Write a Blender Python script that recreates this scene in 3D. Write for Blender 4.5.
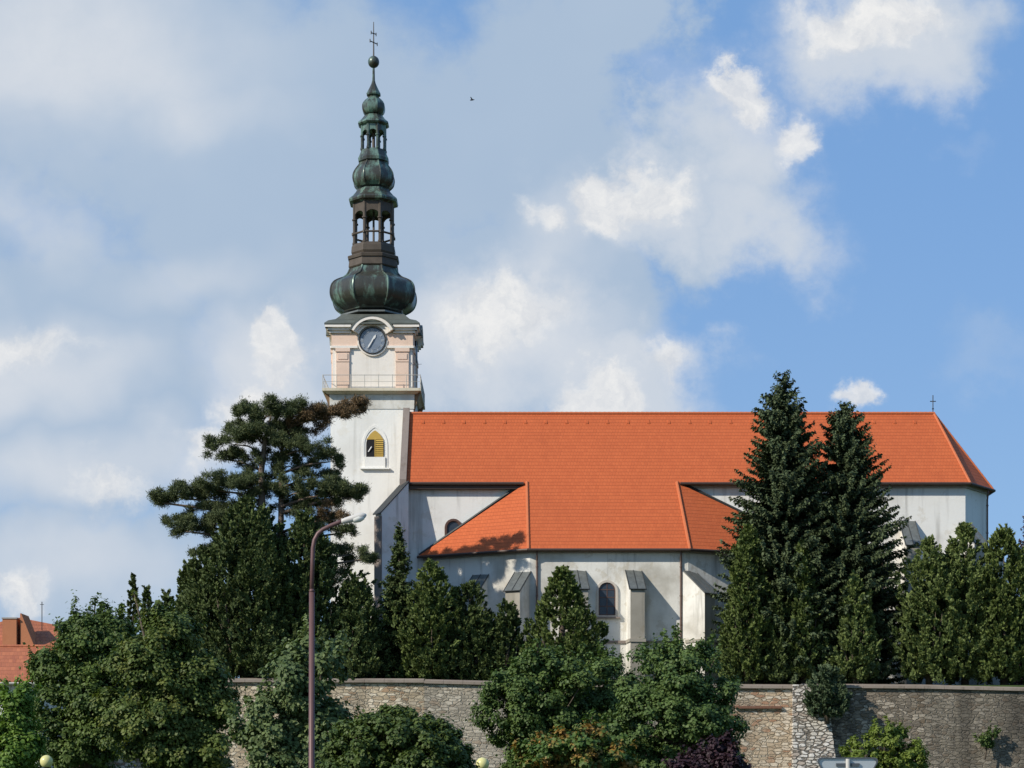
import bpy, math, random
import numpy as np
from mathutils import Vector

for o in list(bpy.data.objects):
    bpy.data.objects.remove(o)
S = bpy.context.scene
COL = S.collection
R = math.radians
F, HZ, EYE = 2000.0, 800.0, 1.7          # focal length in pixels, horizon row, eye height

# ------------------------------------------------------------------ camera
cd = bpy.data.cameras.new('camera')
cam = bpy.data.objects.new('camera', cd)
COL.objects.link(cam)
cd.sensor_width = 36.0
cd.lens = 36.0 * F / 1024.0
cd.shift_y = (HZ - 384.0) / 1024.0
cd.clip_start = 0.5
cd.clip_end = 8000
cam.location = (0, 0, EYE)
cam.rotation_euler = (R(90), 0, 0)
S.camera = cam

# ------------------------------------------------------------------ light
SUN_AZ, SUN_EL = 57.0, 33.0               # azimuth to the left of straight-behind
sv = Vector((-math.sin(R(SUN_AZ)) * math.cos(R(SUN_EL)), -math.cos(R(SUN_AZ)) * math.cos(R(SUN_EL)), math.sin(R(SUN_EL))))
sl = bpy.data.lights.new('sun', 'SUN')
sl.energy = 4.6
sl.angle = R(0.53)
sl.color = (1.0, 0.93, 0.82)
so = bpy.data.objects.new('sun', sl)
COL.objects.link(so)
so.location = (-120, -60, 120)
so.rotation_euler = (-sv).to_track_quat('-Z', 'Y').to_euler()

S.view_settings.view_transform = 'Standard'
S.view_settings.look = 'None'
S.view_settings.exposure = 0.15
S.view_settings.gamma = 1.0
S.view_settings.use_curve_mapping = False


# ------------------------------------------------------------------ node helper
class NT:
    def __init__(s, tree):
        s.t = tree
        tree.nodes.clear()

    def n(s, typ, **kw):
        nd = s.t.nodes.new(typ)
        for k, v in kw.items():
            setattr(nd, k, v)
        return nd

    def put(s, sock, v):
        if isinstance(v, bpy.types.NodeSocket):
            s.t.links.new(v, sock)
        elif v is not None:
            if isinstance(v, (tuple, list)) and len(v) == 3 and sock.type == 'RGBA':
                v = (*v, 1)
            sock.default_value = v

    def m(s, op, a, b=None, c=None, clamp=False):
        nd = s.n('ShaderNodeMath', operation=op, use_clamp=clamp)
        for i, v in enumerate((a, b, c)):
            if v is not None:
                s.put(nd.inputs[i], v)
        return nd.outputs[0]

    def vm(s, op, a, b=None, out=0):
        nd = s.n('ShaderNodeVectorMath', operation=op)
        s.put(nd.inputs[0], a)
        if b is not None:
            s.put(nd.inputs[3 if op == 'SCALE' else 1], b)
        return nd.outputs[out]

    def mix(s, f, a, b, blend='MIX'):
        nd = s.n('ShaderNodeMix', data_type='RGBA', blend_type=blend)
        s.put(nd.inputs[0], f)
        s.put(nd.inputs[6], a)
        s.put(nd.inputs[7], b)
        return nd.outputs[2]

    def noise(s, vec, scale, detail=4, rough=0.5, out=0, dist=0.0, dim='3D'):
        nd = s.n('ShaderNodeTexNoise', noise_dimensions=dim)
        if vec is not None:
            s.put(nd.inputs['Vector'], vec)
        nd.inputs['Scale'].default_value = scale
        nd.inputs['Detail'].default_value = detail
        nd.inputs['Roughness'].default_value = rough
        nd.inputs['Distortion'].default_value = dist
        return nd.outputs[out]

    def step(s, v, lo, hi, a=0.0, b=1.0, smooth=True):
        nd = s.n('ShaderNodeMapRange', interpolation_type='SMOOTHSTEP' if smooth else 'LINEAR')
        s.put(nd.inputs[0], v)
        for i, x in enumerate((lo, hi, a, b)):
            s.put(nd.inputs[i + 1], x)
        return nd.outputs[0]

    def ramp(s, v, stops):
        nd = s.n('ShaderNodeValToRGB')
        s.put(nd.inputs[0], v)
        e = nd.color_ramp.elements
        while len(e) < len(stops):
            e.new(0.5)
        for k, (p, c) in enumerate(stops):
            e[k].position = p
            e[k].color = (*c, 1)
        return nd.outputs[0]

    def comb(s, x, y, z):
        nd = s.n('ShaderNodeCombineXYZ')
        for i, v in enumerate((x, y, z)):
            s.put(nd.inputs[i], v)
        return nd.outputs[0]

    def sep(s, v):
        nd = s.n('ShaderNodeSeparateXYZ')
        s.put(nd.inputs[0], v)
        return nd.outputs


# ------------------------------------------------------------------ sky with clouds (laid out by direction in the sky)
W = bpy.data.worlds.new('World')
S.world = W
W.use_nodes = True
w = NT(W.node_tree)
SKY = 0.085
sky = w.n('ShaderNodeTexSky', sky_type='NISHITA')
sky.sun_disc = False
sky.sun_elevation = R(SUN_EL)
sky.sun_rotation = math.atan2(sv.x, sv.y)
sky.altitude = 200
sky.air_density = 1.0
sky.dust_density = 0.6
sky.ozone_density = 2.0
geo = w.n('ShaderNodeTexCoord').outputs['Generated']
dx, dy, dz = w.sep(geo)
ady = w.m('MAXIMUM', w.m('ABSOLUTE', dy), 0.12)
U = w.m('MULTIPLY', w.m('DIVIDE', dx, ady), 20.0)      # 1 unit = 100 px of the picture
V = w.m('MULTIPLY', w.m('DIVIDE', dz, ady), 20.0)
uv = w.comb(U, V, 0.0)
nz = w.n('ShaderNodeTexNoise')
w.put(nz.inputs['Vector'], uv)
nz.inputs['Scale'].default_value = 0.75
nz.inputs['Detail'].default_value = 8
nz.inputs['Roughness'].default_value = 0.60
warp = w.vm('SCALE', w.vm('SUBTRACT', nz.outputs['Color'], (0.5, 0.5, 0.5)), 1.7)
uvw = w.vm('ADD', uv, warp)                              # strongly warped (ragged cumulus)
uvs = w.vm('ADD', uv, w.vm('SCALE', warp, 1.35))        # sheet


def blobs(vec, lst):
    """union of soft ellipses given in picture-like coordinates of the sky: (px, py, rx, ry, weight)"""
    acc = None
    for px, py, rx, ry, wt in lst:
        d = w.vm('SUBTRACT', vec, ((px - 512) / 100, (HZ - py) / 100, 0))
        d = w.vm('DIVIDE', d, (rx / 100, ry / 100, 1e6))
        L = w.vm('LENGTH', d, out=1)
        g = w.step(L, 1.0, 0.0, 0.0, wt)
        acc = g if acc is None else w.m('MAXIMUM', acc, g)
    return acc


sheet = blobs(uvs, [(60, 60, 420, 260, 1), (300, 180, 330, 300, 1), (520, 130, 190, 260, .95), (60, 360, 260, 260, .9),
                    (430, 330, 260, 170, 1), (560, 300, 170, 190, .95), (100, 560, 300, 140, .75), (620, 380, 130, 80, .8),
                    (700, 190, 170, 130, .9), (-300, 300, 500, 600, 1), (620, 40, 110, 130, .9), (900, 30, 190, 110, .6), (1000, 350, 160, 60, .22)])
sheet = w.step(sheet, 0.10, 0.55)
nz2 = w.n('ShaderNodeTexNoise')
w.put(nz2.inputs['Vector'], uv)
nz2.inputs['Scale'].default_value = 0.55
nz2.inputs['Detail'].default_value = 4
nz2.inputs['Roughness'].default_value = 0.5
uvl = w.vm('ADD', uv, w.vm('SCALE', w.vm('SUBTRACT', nz2.outputs['Color'], (0.5, 0.5, 0.5)), 2.2))   # softly warped
fine = w.noise(uvw, 2.6, 8, 0.62)
white = blobs(uvl, [(60, 60, 330, 130, 1), (20, 30, 200, 200, .9), (190, 90, 200, 80, .7), (30, 350, 230, 90, .9), (90, 470, 240, 110, .8), (70, 580, 240, 80, .7),
                    (480, 335, 240, 120, 1), (270, 370, 160, 130, .85), (190, 260, 190, 70, .55), (10, 215, 170, 80, .55), (560, 235, 90, 60, .6)])
white = w.step(white, 0.0, 1.0)
veil = blobs(uvs, [(265, 385, 110, 120, .8), (225, 430, 110, 60, .8), (490, 335, 190, 95, .85), (650, 195, 150, 95, .9), (740, 140, 130, 130, .85), (760, 215, 130, 95, .75), (880, 25, 190, 120, 1), (905, 75, 110, 80, .8), (640, 375, 150, 75, .9), (690, 350, 80, 60, .7), (980, 150, 60, 34, .22), (1000, 365, 120, 50, .25)])
veil = w.step(veil, 0.05, 0.85)
cum = blobs(uvw, [(602, 192, 62, 66, 1), (650, 190, 80, 46, .85), (742, 88, 60, 46, .9), (800, 128, 46, 62, .75), (870, 12, 140, 46, .8),
                  (500, 325, 120, 50, .7), (290, 325, 42, 70, .95), (250, 395, 75, 62, .9), (215, 428, 60, 34, .85), (605, 390, 62, 38, 1), (678, 352, 50, 40, .6),
                  (848, 394, 44, 36, 1), (540, 222, 48, 36, .55), (30, 350, 110, 45, .5), (110, 470, 90, 40, .5), (15, 585, 60, 50, .6)])
cumm = w.m('MULTIPLY', w.step(cum, 0.06, 0.62), w.step(w.m('ADD', cum, w.m('MULTIPLY', w.m('SUBTRACT', fine, .5), 1.2)), -.1, .5))
# cloud colours as radiance / SKY
k = 1.0 / SKY
grey = w.mix(w.noise(uv, 0.35, 4, .5), (0.325 * k, 0.430 * k, 0.570 * k), (0.430 * k, 0.520 * k, 0.635 * k))
pale = w.mix(fine, (0.565 * k, 0.610 * k, 0.675 * k), (0.66 * k, 0.685 * k, 0.725 * k))
brite = w.mix(w.step(fine, .3, .75), (0.60 * k, 0.625 * k, 0.665 * k), (0.83 * k, 0.82 * k, 0.80 * k))
blue = w.mix(0.72, w.mix(1.0, sky.outputs[0], (0.70, 0.98, 1.42), 'MULTIPLY'), w.mix(w.step(V, 0.5, 7.5), (0.290 * k, 0.445 * k, 0.640 * k), (0.205 * k, 0.380 * k, 0.660 * k)))
c = w.mix(w.m('MULTIPLY', sheet, 0.93), blue, grey)
c = w.mix(w.m('MULTIPLY', white, 0.85), c, pale)
c = w.mix(w.m('MULTIPLY', veil, 0.72), c, pale)
c = w.mix(w.m('MULTIPLY', cumm, 0.88), c, brite)
low = w.step(dz, -0.02, 0.0)
c = w.mix(low, sky.outputs[0], c)
bg = w.n('ShaderNodeBackground')
w.put(bg.inputs[0], c)
bg.inputs[1].default_value = SKY
w.t.links.new(bg.outputs[0], w.n('ShaderNodeOutputWorld').inputs[0])


# ------------------------------------------------------------------ materials
def mat(name, fn):
    m = bpy.data.materials.new(name)
    m.use_nodes = True
    t = NT(m.node_tree)
    b = t.n('ShaderNodeBsdfPrincipled')
    out = t.n('ShaderNodeOutputMaterial')
    t.t.links.new(b.outputs[0], out.inputs[0])
    b.inputs['Specular IOR Level'].default_value = 0.3
    fn(t, b, out)
    return m


def objc(t):
    return t.n('ShaderNodeTexCoord').outputs['Object']


def bump(t, b, h, strength=0.5, dist=0.05):
    nd = t.n('ShaderNodeBump')
    nd.inputs['Strength'].default_value = strength
    nd.inputs['Distance'].default_value = dist
    t.put(nd.inputs['Height'], h)
    t.put(b.inputs['Normal'], nd.outputs[0])


def simple(name, col, rough=0.6, metal=0.0, var=0.25, sc=3.0):
    def fn(t, b, out):
        o = objc(t)
        n = t.noise(o, sc, 5, .6)
        c2 = tuple(x * (1 - var) for x in col)
        c1 = tuple(min(1, x * (1 + var)) for x in col)
        t.put(b.inputs['Base Color'], t.mix(n, c2, c1))
        b.inputs['Roughness'].default_value = rough
        b.inputs['Metallic'].default_value = metal
    return mat(name, fn)


def plaster(name, base, dirt, amount=0.5):
    def fn(t, b, out):
        o = objc(t)
        big = t.noise(o, 0.16, 6, .62)
        mid = t.noise(o, 0.55, 7, .68)
        zz = t.sep(o)[2]
        streak = t.noise(t.vm('MULTIPLY', o, (1.6, 1.6, 0.10)), 1.0, 5, .6)
        c = t.mix(t.step(big, .42, .72, 0, amount), base, dirt)
        c = t.mix(t.step(streak, .52, .78, 0, amount * .8), c, tuple(x * .62 for x in dirt))
        damp = t.m('ADD', zz, t.m('MULTIPLY', t.m('SUBTRACT', mid, .5), 6.0))
        c = t.mix(t.step(damp, 5.0, .5, 0, amount * .7), c, tuple(x * .8 for x in dirt))
        c = t.mix(t.step(mid, .57, .63, 0, amount * .38), c, (dirt[0] * 1.0, dirt[1] * .9, dirt[2] * .72))
        t.put(b.inputs['Base Color'], c)
        b.inputs['Roughness'].default_value = .9
        bump(t, b, t.noise(o, 5, 6, .65), .35, .04)
    return mat(name, fn)


def tiles(name, c1, c2, w_=0.30, h_=0.36):
    def fn(t, b, out):
        o = objc(t)
        x, y, z = t.sep(o)
        br = t.n('ShaderNodeTexBrick', offset=0.5)
        t.put(br.inputs['Vector'], t.comb(t.m('ADD', x, t.m('MULTIPLY', y, 0.15)), z, 0.0))
        br.inputs['Color1'].default_value = (*c1, 1)
        br.inputs['Color2'].default_value = (*c2, 1)
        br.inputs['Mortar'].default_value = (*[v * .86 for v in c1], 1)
        br.inputs['Scale'].default_value = 1
        br.inputs['Mortar Size'].default_value = 0.018
        br.inputs['Mortar Smooth'].default_value = 0.4
        br.inputs['Bias'].default_value = 0.0
        br.inputs['Brick Width'].default_value = w_
        br.inputs['Row Height'].default_value = h_
        big = t.noise(o, .22, 5, .6)
        spot = t.noise(o, 2.6, 4, .6)
        c = t.mix(t.step(big, .35, .75, 0, .18), br.outputs[0], tuple(v * .72 for v in c2))
        c = t.mix(t.step(t.noise(t.vm('MULTIPLY', o, (.5, .5, .12)), 1.0, 6, .65), .50, .75, 0, .20), c, tuple(v * .7 for v in c2))
        c = t.mix(t.step(spot, .62, .74, 0, .25), c, tuple(min(1, v * 1.25 + .02) for v in c1))
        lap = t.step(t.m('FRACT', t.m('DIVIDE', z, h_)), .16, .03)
        c = t.mix(t.m('MULTIPLY', lap, .5), c, tuple(v * .42 for v in c2))  # paints a dark line for the shadow under each tile course
        t.put(b.inputs['Base Color'], c)
        b.inputs['Roughness'].default_value = .75
        saw = t.m('SUBTRACT', 1.0, t.m('FRACT', t.m('DIVIDE', z, h_)))
        hgt = t.m('ADD', saw, t.m('MULTIPLY', br.outputs[1], -0.5))
        bump(t, b, hgt, .55, .06)
    return mat(name, fn)


def copper(name, lo=.45, hi=.63):
    def fn(t, b, out):
        o = objc(t)
        n1 = t.noise(t.vm('MULTIPLY', o, (1, 1, .35)), 1.1, 7, .65)
        n2 = t.noise(t.vm('MULTIPLY', o, (2.5, 2.5, .35)), 1.6, 5, .6)
        dark = t.mix(n2, (0.024, 0.028, 0.024), (0.070, 0.066, 0.050))
        verd = t.mix(n2, (0.10, 0.19, 0.155), (0.22, 0.34, 0.27))
        f = t.step(n1, lo, hi)
        t.put(b.inputs['Base Color'], t.mix(t.m('MULTIPLY', f, .8), dark, verd))
        b.inputs['Metallic'].default_value = 0.2
        b.inputs['Specular IOR Level'].default_value = 0.5
        b.inputs['Roughness'].default_value = 0.36
        bump(t, b, t.noise(o, 6, 5, .6), .3, .05)
    return mat(name, fn)


def rubble(name, cols, mortar, stain=(0.06, 0.058, 0.05), stain_amt=0.4, rs=2.7, edge=0.11):
    """irregular rubble masonry"""
    def fn(t, b, out):
        o = objc(t)
        x, y, z = t.sep(o)
        wp = t.vm('SCALE', t.vm('SUBTRACT', t.noise(o, 1.6, 4, .6, out=1), (.5, .5, .5)), .9)
        v = t.vm('ADD', t.comb(t.m('MULTIPLY', x, rs * .62), t.m('MULTIPLY', t.m('ADD', x, y), .25), t.m('MULTIPLY', z, rs * 1.45)), wp)
        vo = t.n('ShaderNodeTexVoronoi', feature='DISTANCE_TO_EDGE')
        t.put(vo.inputs['Vector'], v)
        vo.inputs['Scale'].default_value = 1
        vo.inputs['Randomness'].default_value = .85
        vc = t.n('ShaderNodeTexVoronoi')
        t.put(vc.inputs['Vector'], v)
        vc.inputs['Scale'].default_value = 1
        vc.inputs['Randomness'].default_value = .85
        r1, r2, r3 = t.sep(vc.outputs['Color'])
        c = t.mix(r1, cols[0], cols[1])
        c = t.mix(t.step(r2, .6, .75), c, cols[2])
        c = t.mix(t.step(r3, .8, .86), c, cols[3])
        c = t.mix(t.step(t.noise(o, 7, 4, .6), .3, .8, 0, .45), c, tuple(q * .6 for q in cols[0]))
        e = t.step(t.m('ADD', vo.outputs[0], t.m('MULTIPLY', t.m('SUBTRACT', t.noise(o, 3.0, 4, .6), .5), .12)), edge * .1, edge)
        c = t.mix(e, mortar, c)
        big = t.noise(t.vm('MULTIPLY', o, (1, 1, .5)), .22, 6, .65)
        c = t.mix(t.step(big, .45, .70, 0, stain_amt), c, stain)
        drip = t.noise(t.vm('MULTIPLY', o, (.55, .55, .07)), 1.0, 5, .6)
        c = t.mix(t.step(drip, .50, .70, 0, stain_amt * .8), c, stain)
        patch = t.noise(o, .5, 5, .6)
        c = t.mix(t.step(patch, .58, .68, 0, .5), c, mortar)
        t.put(b.inputs['Base Color'], c)
        b.inputs['Roughness'].default_value = .95
        h = t.m('ADD', t.m('MULTIPLY', e, .8), t.m('MULTIPLY', t.noise(o, 5, 5, .6), .5))
        h = t.m('ADD', h, t.m('MULTIPLY', r2, .4))
        bump(t, b, h, 1.0, .12)
    return mat(name, fn)


def foliage(name, a, bcol, alt=None, alt_amt=0.0, trans=0.22, rough=.55, spec=.25):
    def fn(t, b, out):
        at = t.n('ShaderNodeAttribute', attribute_name='tint')
        f = at.outputs['Fac']
        c = t.mix(f, a, bcol)
        if alt:
            o = objc(t)
            n = t.m('ADD', t.m('MULTIPLY', t.noise(o, 1.1, 3, .5), .8), t.m('MULTIPLY', f, .25))
            c = t.mix(t.step(n, .50, .64, 0, alt_amt), c, alt)
        t.put(b.inputs['Base Color'], c)
        b.inputs['Roughness'].default_value = rough
        b.inputs['Specular IOR Level'].default_value = spec
        tr = t.n('ShaderNodeBsdfTranslucent')
        t.put(tr.inputs[0], t.mix(1.0, c, (1.1, 1.2, .6), 'MULTIPLY'))
        mx = t.n('ShaderNodeMixShader')
        mx.inputs[0].default_value = trans
        t.t.links.new(b.outputs[0], mx.inputs[1])
        t.t.links.new(tr.outputs[0], mx.inputs[2])
        t.t.links.new(mx.outputs[0], out.inputs[0])
    return mat(name, fn)


M = {}
M['plaster'] = plaster('weathered_white_plaster', (0.71, 0.695, 0.64), (0.40, 0.375, 0.32), .95)
M['plaster_nave'] = plaster('upper_white_plaster', (0.74, 0.73, 0.69), (0.46, 0.44, 0.40), .75)
M['plaster_tower'] = plaster('tower_white_plaster', (0.83, 0.82, 0.77), (0.60, 0.575, 0.51), .5)
M['plaster_pink'] = plaster('pale_pink_plaster', (0.74, 0.555, 0.44), (0.54, 0.40, 0.30), .5)
M['cream'] = plaster('cream_plaster', (0.78, 0.73, 0.66), (0.58, 0.52, 0.44), .4)
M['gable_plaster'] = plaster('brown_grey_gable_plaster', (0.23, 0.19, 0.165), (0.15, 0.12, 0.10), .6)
M['grey_plaster'] = plaster('grey_cement_plaster', (0.36, 0.33, 0.30), (0.24, 0.215, 0.19), .6)
M['balcony'] = plaster('balcony_cream', (0.62, 0.565, 0.44), (0.40, 0.33, 0.21), .6)
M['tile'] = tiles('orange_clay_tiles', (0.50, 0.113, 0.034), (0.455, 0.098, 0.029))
M['ridge'] = simple('ridge_clay', (0.48, 0.135, 0.052), .7, 0, .15)
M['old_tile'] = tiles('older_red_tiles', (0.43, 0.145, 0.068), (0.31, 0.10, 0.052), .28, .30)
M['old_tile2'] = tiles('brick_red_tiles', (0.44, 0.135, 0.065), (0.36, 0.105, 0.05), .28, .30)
M['render_orange'] = plaster('orange_brown_render', (0.44, 0.175, 0.085), (0.34, 0.13, 0.07), .5)
M['copper'] = copper('patinated_copper')
M['copper_dark'] = copper('dark_patinated_copper', .49, .70)
M['rust_copper'] = simple('brown_lantern_wood', (0.078, 0.062, 0.047), .55, .1, .5, 1.6)
M['roof_green'] = simple('grey_green_tower_roof', (0.115, 0.125, 0.108), .5, .2, .4, 1.2)
M['sheet'] = simple('grey_roof_sheet', (0.155, 0.165, 0.155), .42, .3, .6, 2.2)
M['gutter'] = simple('brown_gutter', (0.075, 0.052, 0.042), .5, .3, .3)
M['pipe'] = simple('brown_downpipe', (0.13, 0.085, 0.068), .5, .2, .3)
M['stone'] = plaster('buttress_stone', (0.37, 0.34, 0.285), (0.23, 0.215, 0.175), .7)
M['seam'] = simple('dark_seam', (0.05, 0.052, 0.05), .5, .2, .3)
M['glass'] = simple('dark_window_glass', (0.035, 0.045, 0.06), .12, 0, .3)
M['frame_dark'] = simple('brown_window_frame', (0.10, 0.055, 0.042), .6)
M['surround'] = plaster('window_surround', (0.50, 0.45, 0.39), (0.36, 0.31, 0.26), .6)
M['ochre'] = simple('ochre_louvre_paint', (0.50, 0.33, 0.075), .7, 0, .2)
M['black'] = simple('black_opening', (0.012, 0.012, 0.014), .8)
M['dial'] = simple('dark_blue_dial', (0.175, 0.215, 0.270), .5, 0, .25, 2)
M['white_paint'] = simple('white_paint', (0.72, 0.72, 0.70), .5, 0, .1)
M['numeral'] = simple('faded_numeral_paint', (0.40, 0.43, 0.46), .5, 0, .1)
M['corbel'] = simple('shade_darkened_corbel', (0.20, 0.125, 0.07), .8, 0, .4, 2)  # brown lowered to include the shading below the balcony
M['iron'] = simple('painted_iron', (0.44, 0.42, 0.37), .5, .2, .3)
M['dark_iron'] = simple('dark_iron', (0.045, 0.043, 0.042), .5, .5, .3)
M['pole'] = simple('mauve_brown_pole_paint', (0.125, 0.068, 0.064), .45, .1, .25, 1.5)
M['lamp_grey'] = simple('lamp_aluminium', (0.52, 0.50, 0.455), .5, 0, .12)
M['lens'] = simple('lamp_lens', (0.70, 0.70, 0.64), .2, 0, .1)
M['globe'] = simple('yellowed_opal_globe', (0.60, 0.56, 0.24), .25, 0, .06)
M['sign_back'] = simple('sign_back_grey', (0.50, 0.53, 0.54), .4, .5, .1)
M['sign_rim'] = simple('sign_rim', (0.10, 0.11, 0.12), .4, .4, .1)
M['wall_warm'] = rubble('warm_rubble', [(.60, .50, .35), (.40, .31, .20), (.70, .61, .46), (.38, .25, .15)], (.44, .37, .27), stain_amt=.28)
M['wall_grey'] = rubble('grey_rubble', [(.47, .41, .32), (.30, .265, .205), (.55, .49, .39), (.33, .255, .18)], (.40, .355, .28), stain_amt=.45)
M['wall_dull'] = rubble('dull_rubble', [(.22, .19, .145), (.15, .13, .10), (.27, .235, .185), (.16, .125, .09)], (.21, .185, .145), stain=(.04, .036, .03), stain_amt=.75)  # darker stone with dark vertical streaks on the right stretch
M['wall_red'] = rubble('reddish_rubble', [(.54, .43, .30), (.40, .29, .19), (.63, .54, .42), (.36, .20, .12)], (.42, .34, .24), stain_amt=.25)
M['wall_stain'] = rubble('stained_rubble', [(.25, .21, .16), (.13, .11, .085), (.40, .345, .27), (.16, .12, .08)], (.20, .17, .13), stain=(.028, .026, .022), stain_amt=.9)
M['pier_stone'] = rubble('pale_pier_blocks', [(.60, .56, .49), (.46, .42, .36), (.66, .62, .56), (.40, .33, .27)], (.15, .13, .105), stain_amt=.2, rs=2.7, edge=.16)
M['coping'] = plaster('concrete_coping', (0.27, 0.225, 0.185), (0.17, 0.135, 0.105), .7)
M['brick_band'] = simple('red_brick', (0.17, 0.085, 0.055), .9, 0, .4, 6)
M['bark'] = simple('grey_brown_bark', (0.085, 0.066, 0.05), .9, 0, .5, 4)
M['bark_pine'] = simple('pine_bark', (0.15, 0.115, 0.09), .9, 0, .5, 3)
M['grass'] = simple('grass', (0.055, 0.085, 0.025), .9, 0, .4, 1.2)
M['asphalt'] = simple('asphalt', (0.05, 0.05, 0.05), .9, 0, .2, 4)
M['paving'] = simple('paving', (0.24, 0.23, 0.215), .9, 0, .2, 2)
M['bird'] = simple('dark_feathers', (0.03, 0.03, 0.035), .8)

M['maple'] = foliage('maple_leaves', (0.0345, 0.0644, 0.0161), (0.1403, 0.1978, 0.0483), trans=.25)
M['maple_y'] = foliage('yellowing_maple_leaves', (0.0368, 0.0644, 0.0161), (0.1472, 0.1955, 0.0483), (0.23, 0.21, 0.05), .32, trans=.25)
M['lime'] = foliage('bright_green_leaves', (0.07, 0.14, 0.02), (0.17, 0.26, 0.045), trans=.3)
M['pale'] = foliage('pale_green_leaves', (0.05, 0.085, 0.028), (0.17, 0.215, 0.085), trans=.22)
M['globe_leaf'] = foliage('dense_dark_leaves', (0.0299, 0.0575, 0.0138), (0.1092, 0.1495, 0.0345), trans=.2)
M['hazel'] = foliage('hazel_leaves', (0.0345, 0.0690, 0.0184), (0.1380, 0.1978, 0.0529), trans=.25)
M['dogwood'] = foliage('mid_green_leaves', (0.0368, 0.0736, 0.0207), (0.1437, 0.2070, 0.0598), trans=.25)
M['rowan'] = foliage('turning_rowan_leaves', (0.045, 0.095, 0.02), (0.11, 0.17, 0.04), (0.40, 0.20, 0.055), .8, trans=.25)
M['plum'] = foliage('purple_plum_leaves', (0.018, 0.011, 0.014), (0.055, 0.025, 0.033), trans=.18)
M['yellowgreen'] = foliage('yellow_green_leaves', (0.09, 0.14, 0.025), (0.22, 0.27, 0.05), trans=.28)
M['spruce'] = foliage('spruce_needles', (0.0200, 0.0350, 0.0175), (0.0938, 0.1225, 0.0525), trans=.06, rough=.7)
M['pine'] = foliage('pine_needles', (0.0350, 0.0525, 0.0213), (0.1313, 0.1562, 0.0625), trans=.06, rough=.7)
M['pine_dry'] = foliage('dry_pine_needles', (0.07, 0.052, 0.025), (0.23, 0.145, 0.075), trans=.06, rough=.7)
M['yew'] = foliage('yew_needles', (0.0238, 0.0413, 0.0137), (0.1125, 0.1475, 0.0450), trans=.08, rough=.7)
M['thuja'] = foliage('thuja_sprays', (0.0325, 0.0550, 0.0150), (0.1500, 0.1900, 0.0500), trans=.1, rough=.7)
M['thuja_d'] = foliage('dark_thuja_sprays', (0.0225, 0.0387, 0.0125), (0.0975, 0.1300, 0.0375), trans=.08, rough=.7)
M['thuja_l'] = foliage('light_thuja_sprays', (0.0450, 0.0725, 0.0213), (0.1812, 0.2250, 0.0688), trans=.12, rough=.7)
M['juniper_g'] = foliage('grey_juniper', (0.0300, 0.0525, 0.0250), (0.1000, 0.1375, 0.0688), trans=.1, rough=.7)
M['larch'] = foliage('copper_conifer', (0.045, 0.026, 0.028), (0.10, 0.058, 0.055), trans=.08, rough=.7)


# ------------------------------------------------------------------ object helpers
def PX(px, Y):
    return (px - 512.0) / F * Y


def PZ(py, Y):
    return EYE + (HZ - py) / F * Y


def P(px, py, Y):
    return Vector((PX(px, Y), Y, PZ(py, Y)))


def thing(name, label, cat, loc, group=None):
    o = bpy.data.objects.new(name, None)
    COL.objects.link(o)
    o.location = loc
    o.empty_display_size = .5
    tag(o, label, cat, group)
    return o


def tag(o, label, cat, group=None, kind=None):
    o['label'] = label
    o['category'] = cat
    if group:
        o['group'] = group
    if kind:
        o['kind'] = kind


def rootloc(o):
    v = Vector((0, 0, 0))
    while o is not None:
        v += o.location
        o = o.parent
    return v


def link_mesh(me, name, mt, parent=None, loc=None):
    o = bpy.data.objects.new(name, me)
    COL.objects.link(o)
    for x in (mt if isinstance(mt, (list, tuple)) else [mt]):
        me.materials.append(x)
    if parent is not None:
        o.parent = parent
    elif loc is not None:
        o.location = loc
    return o


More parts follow.
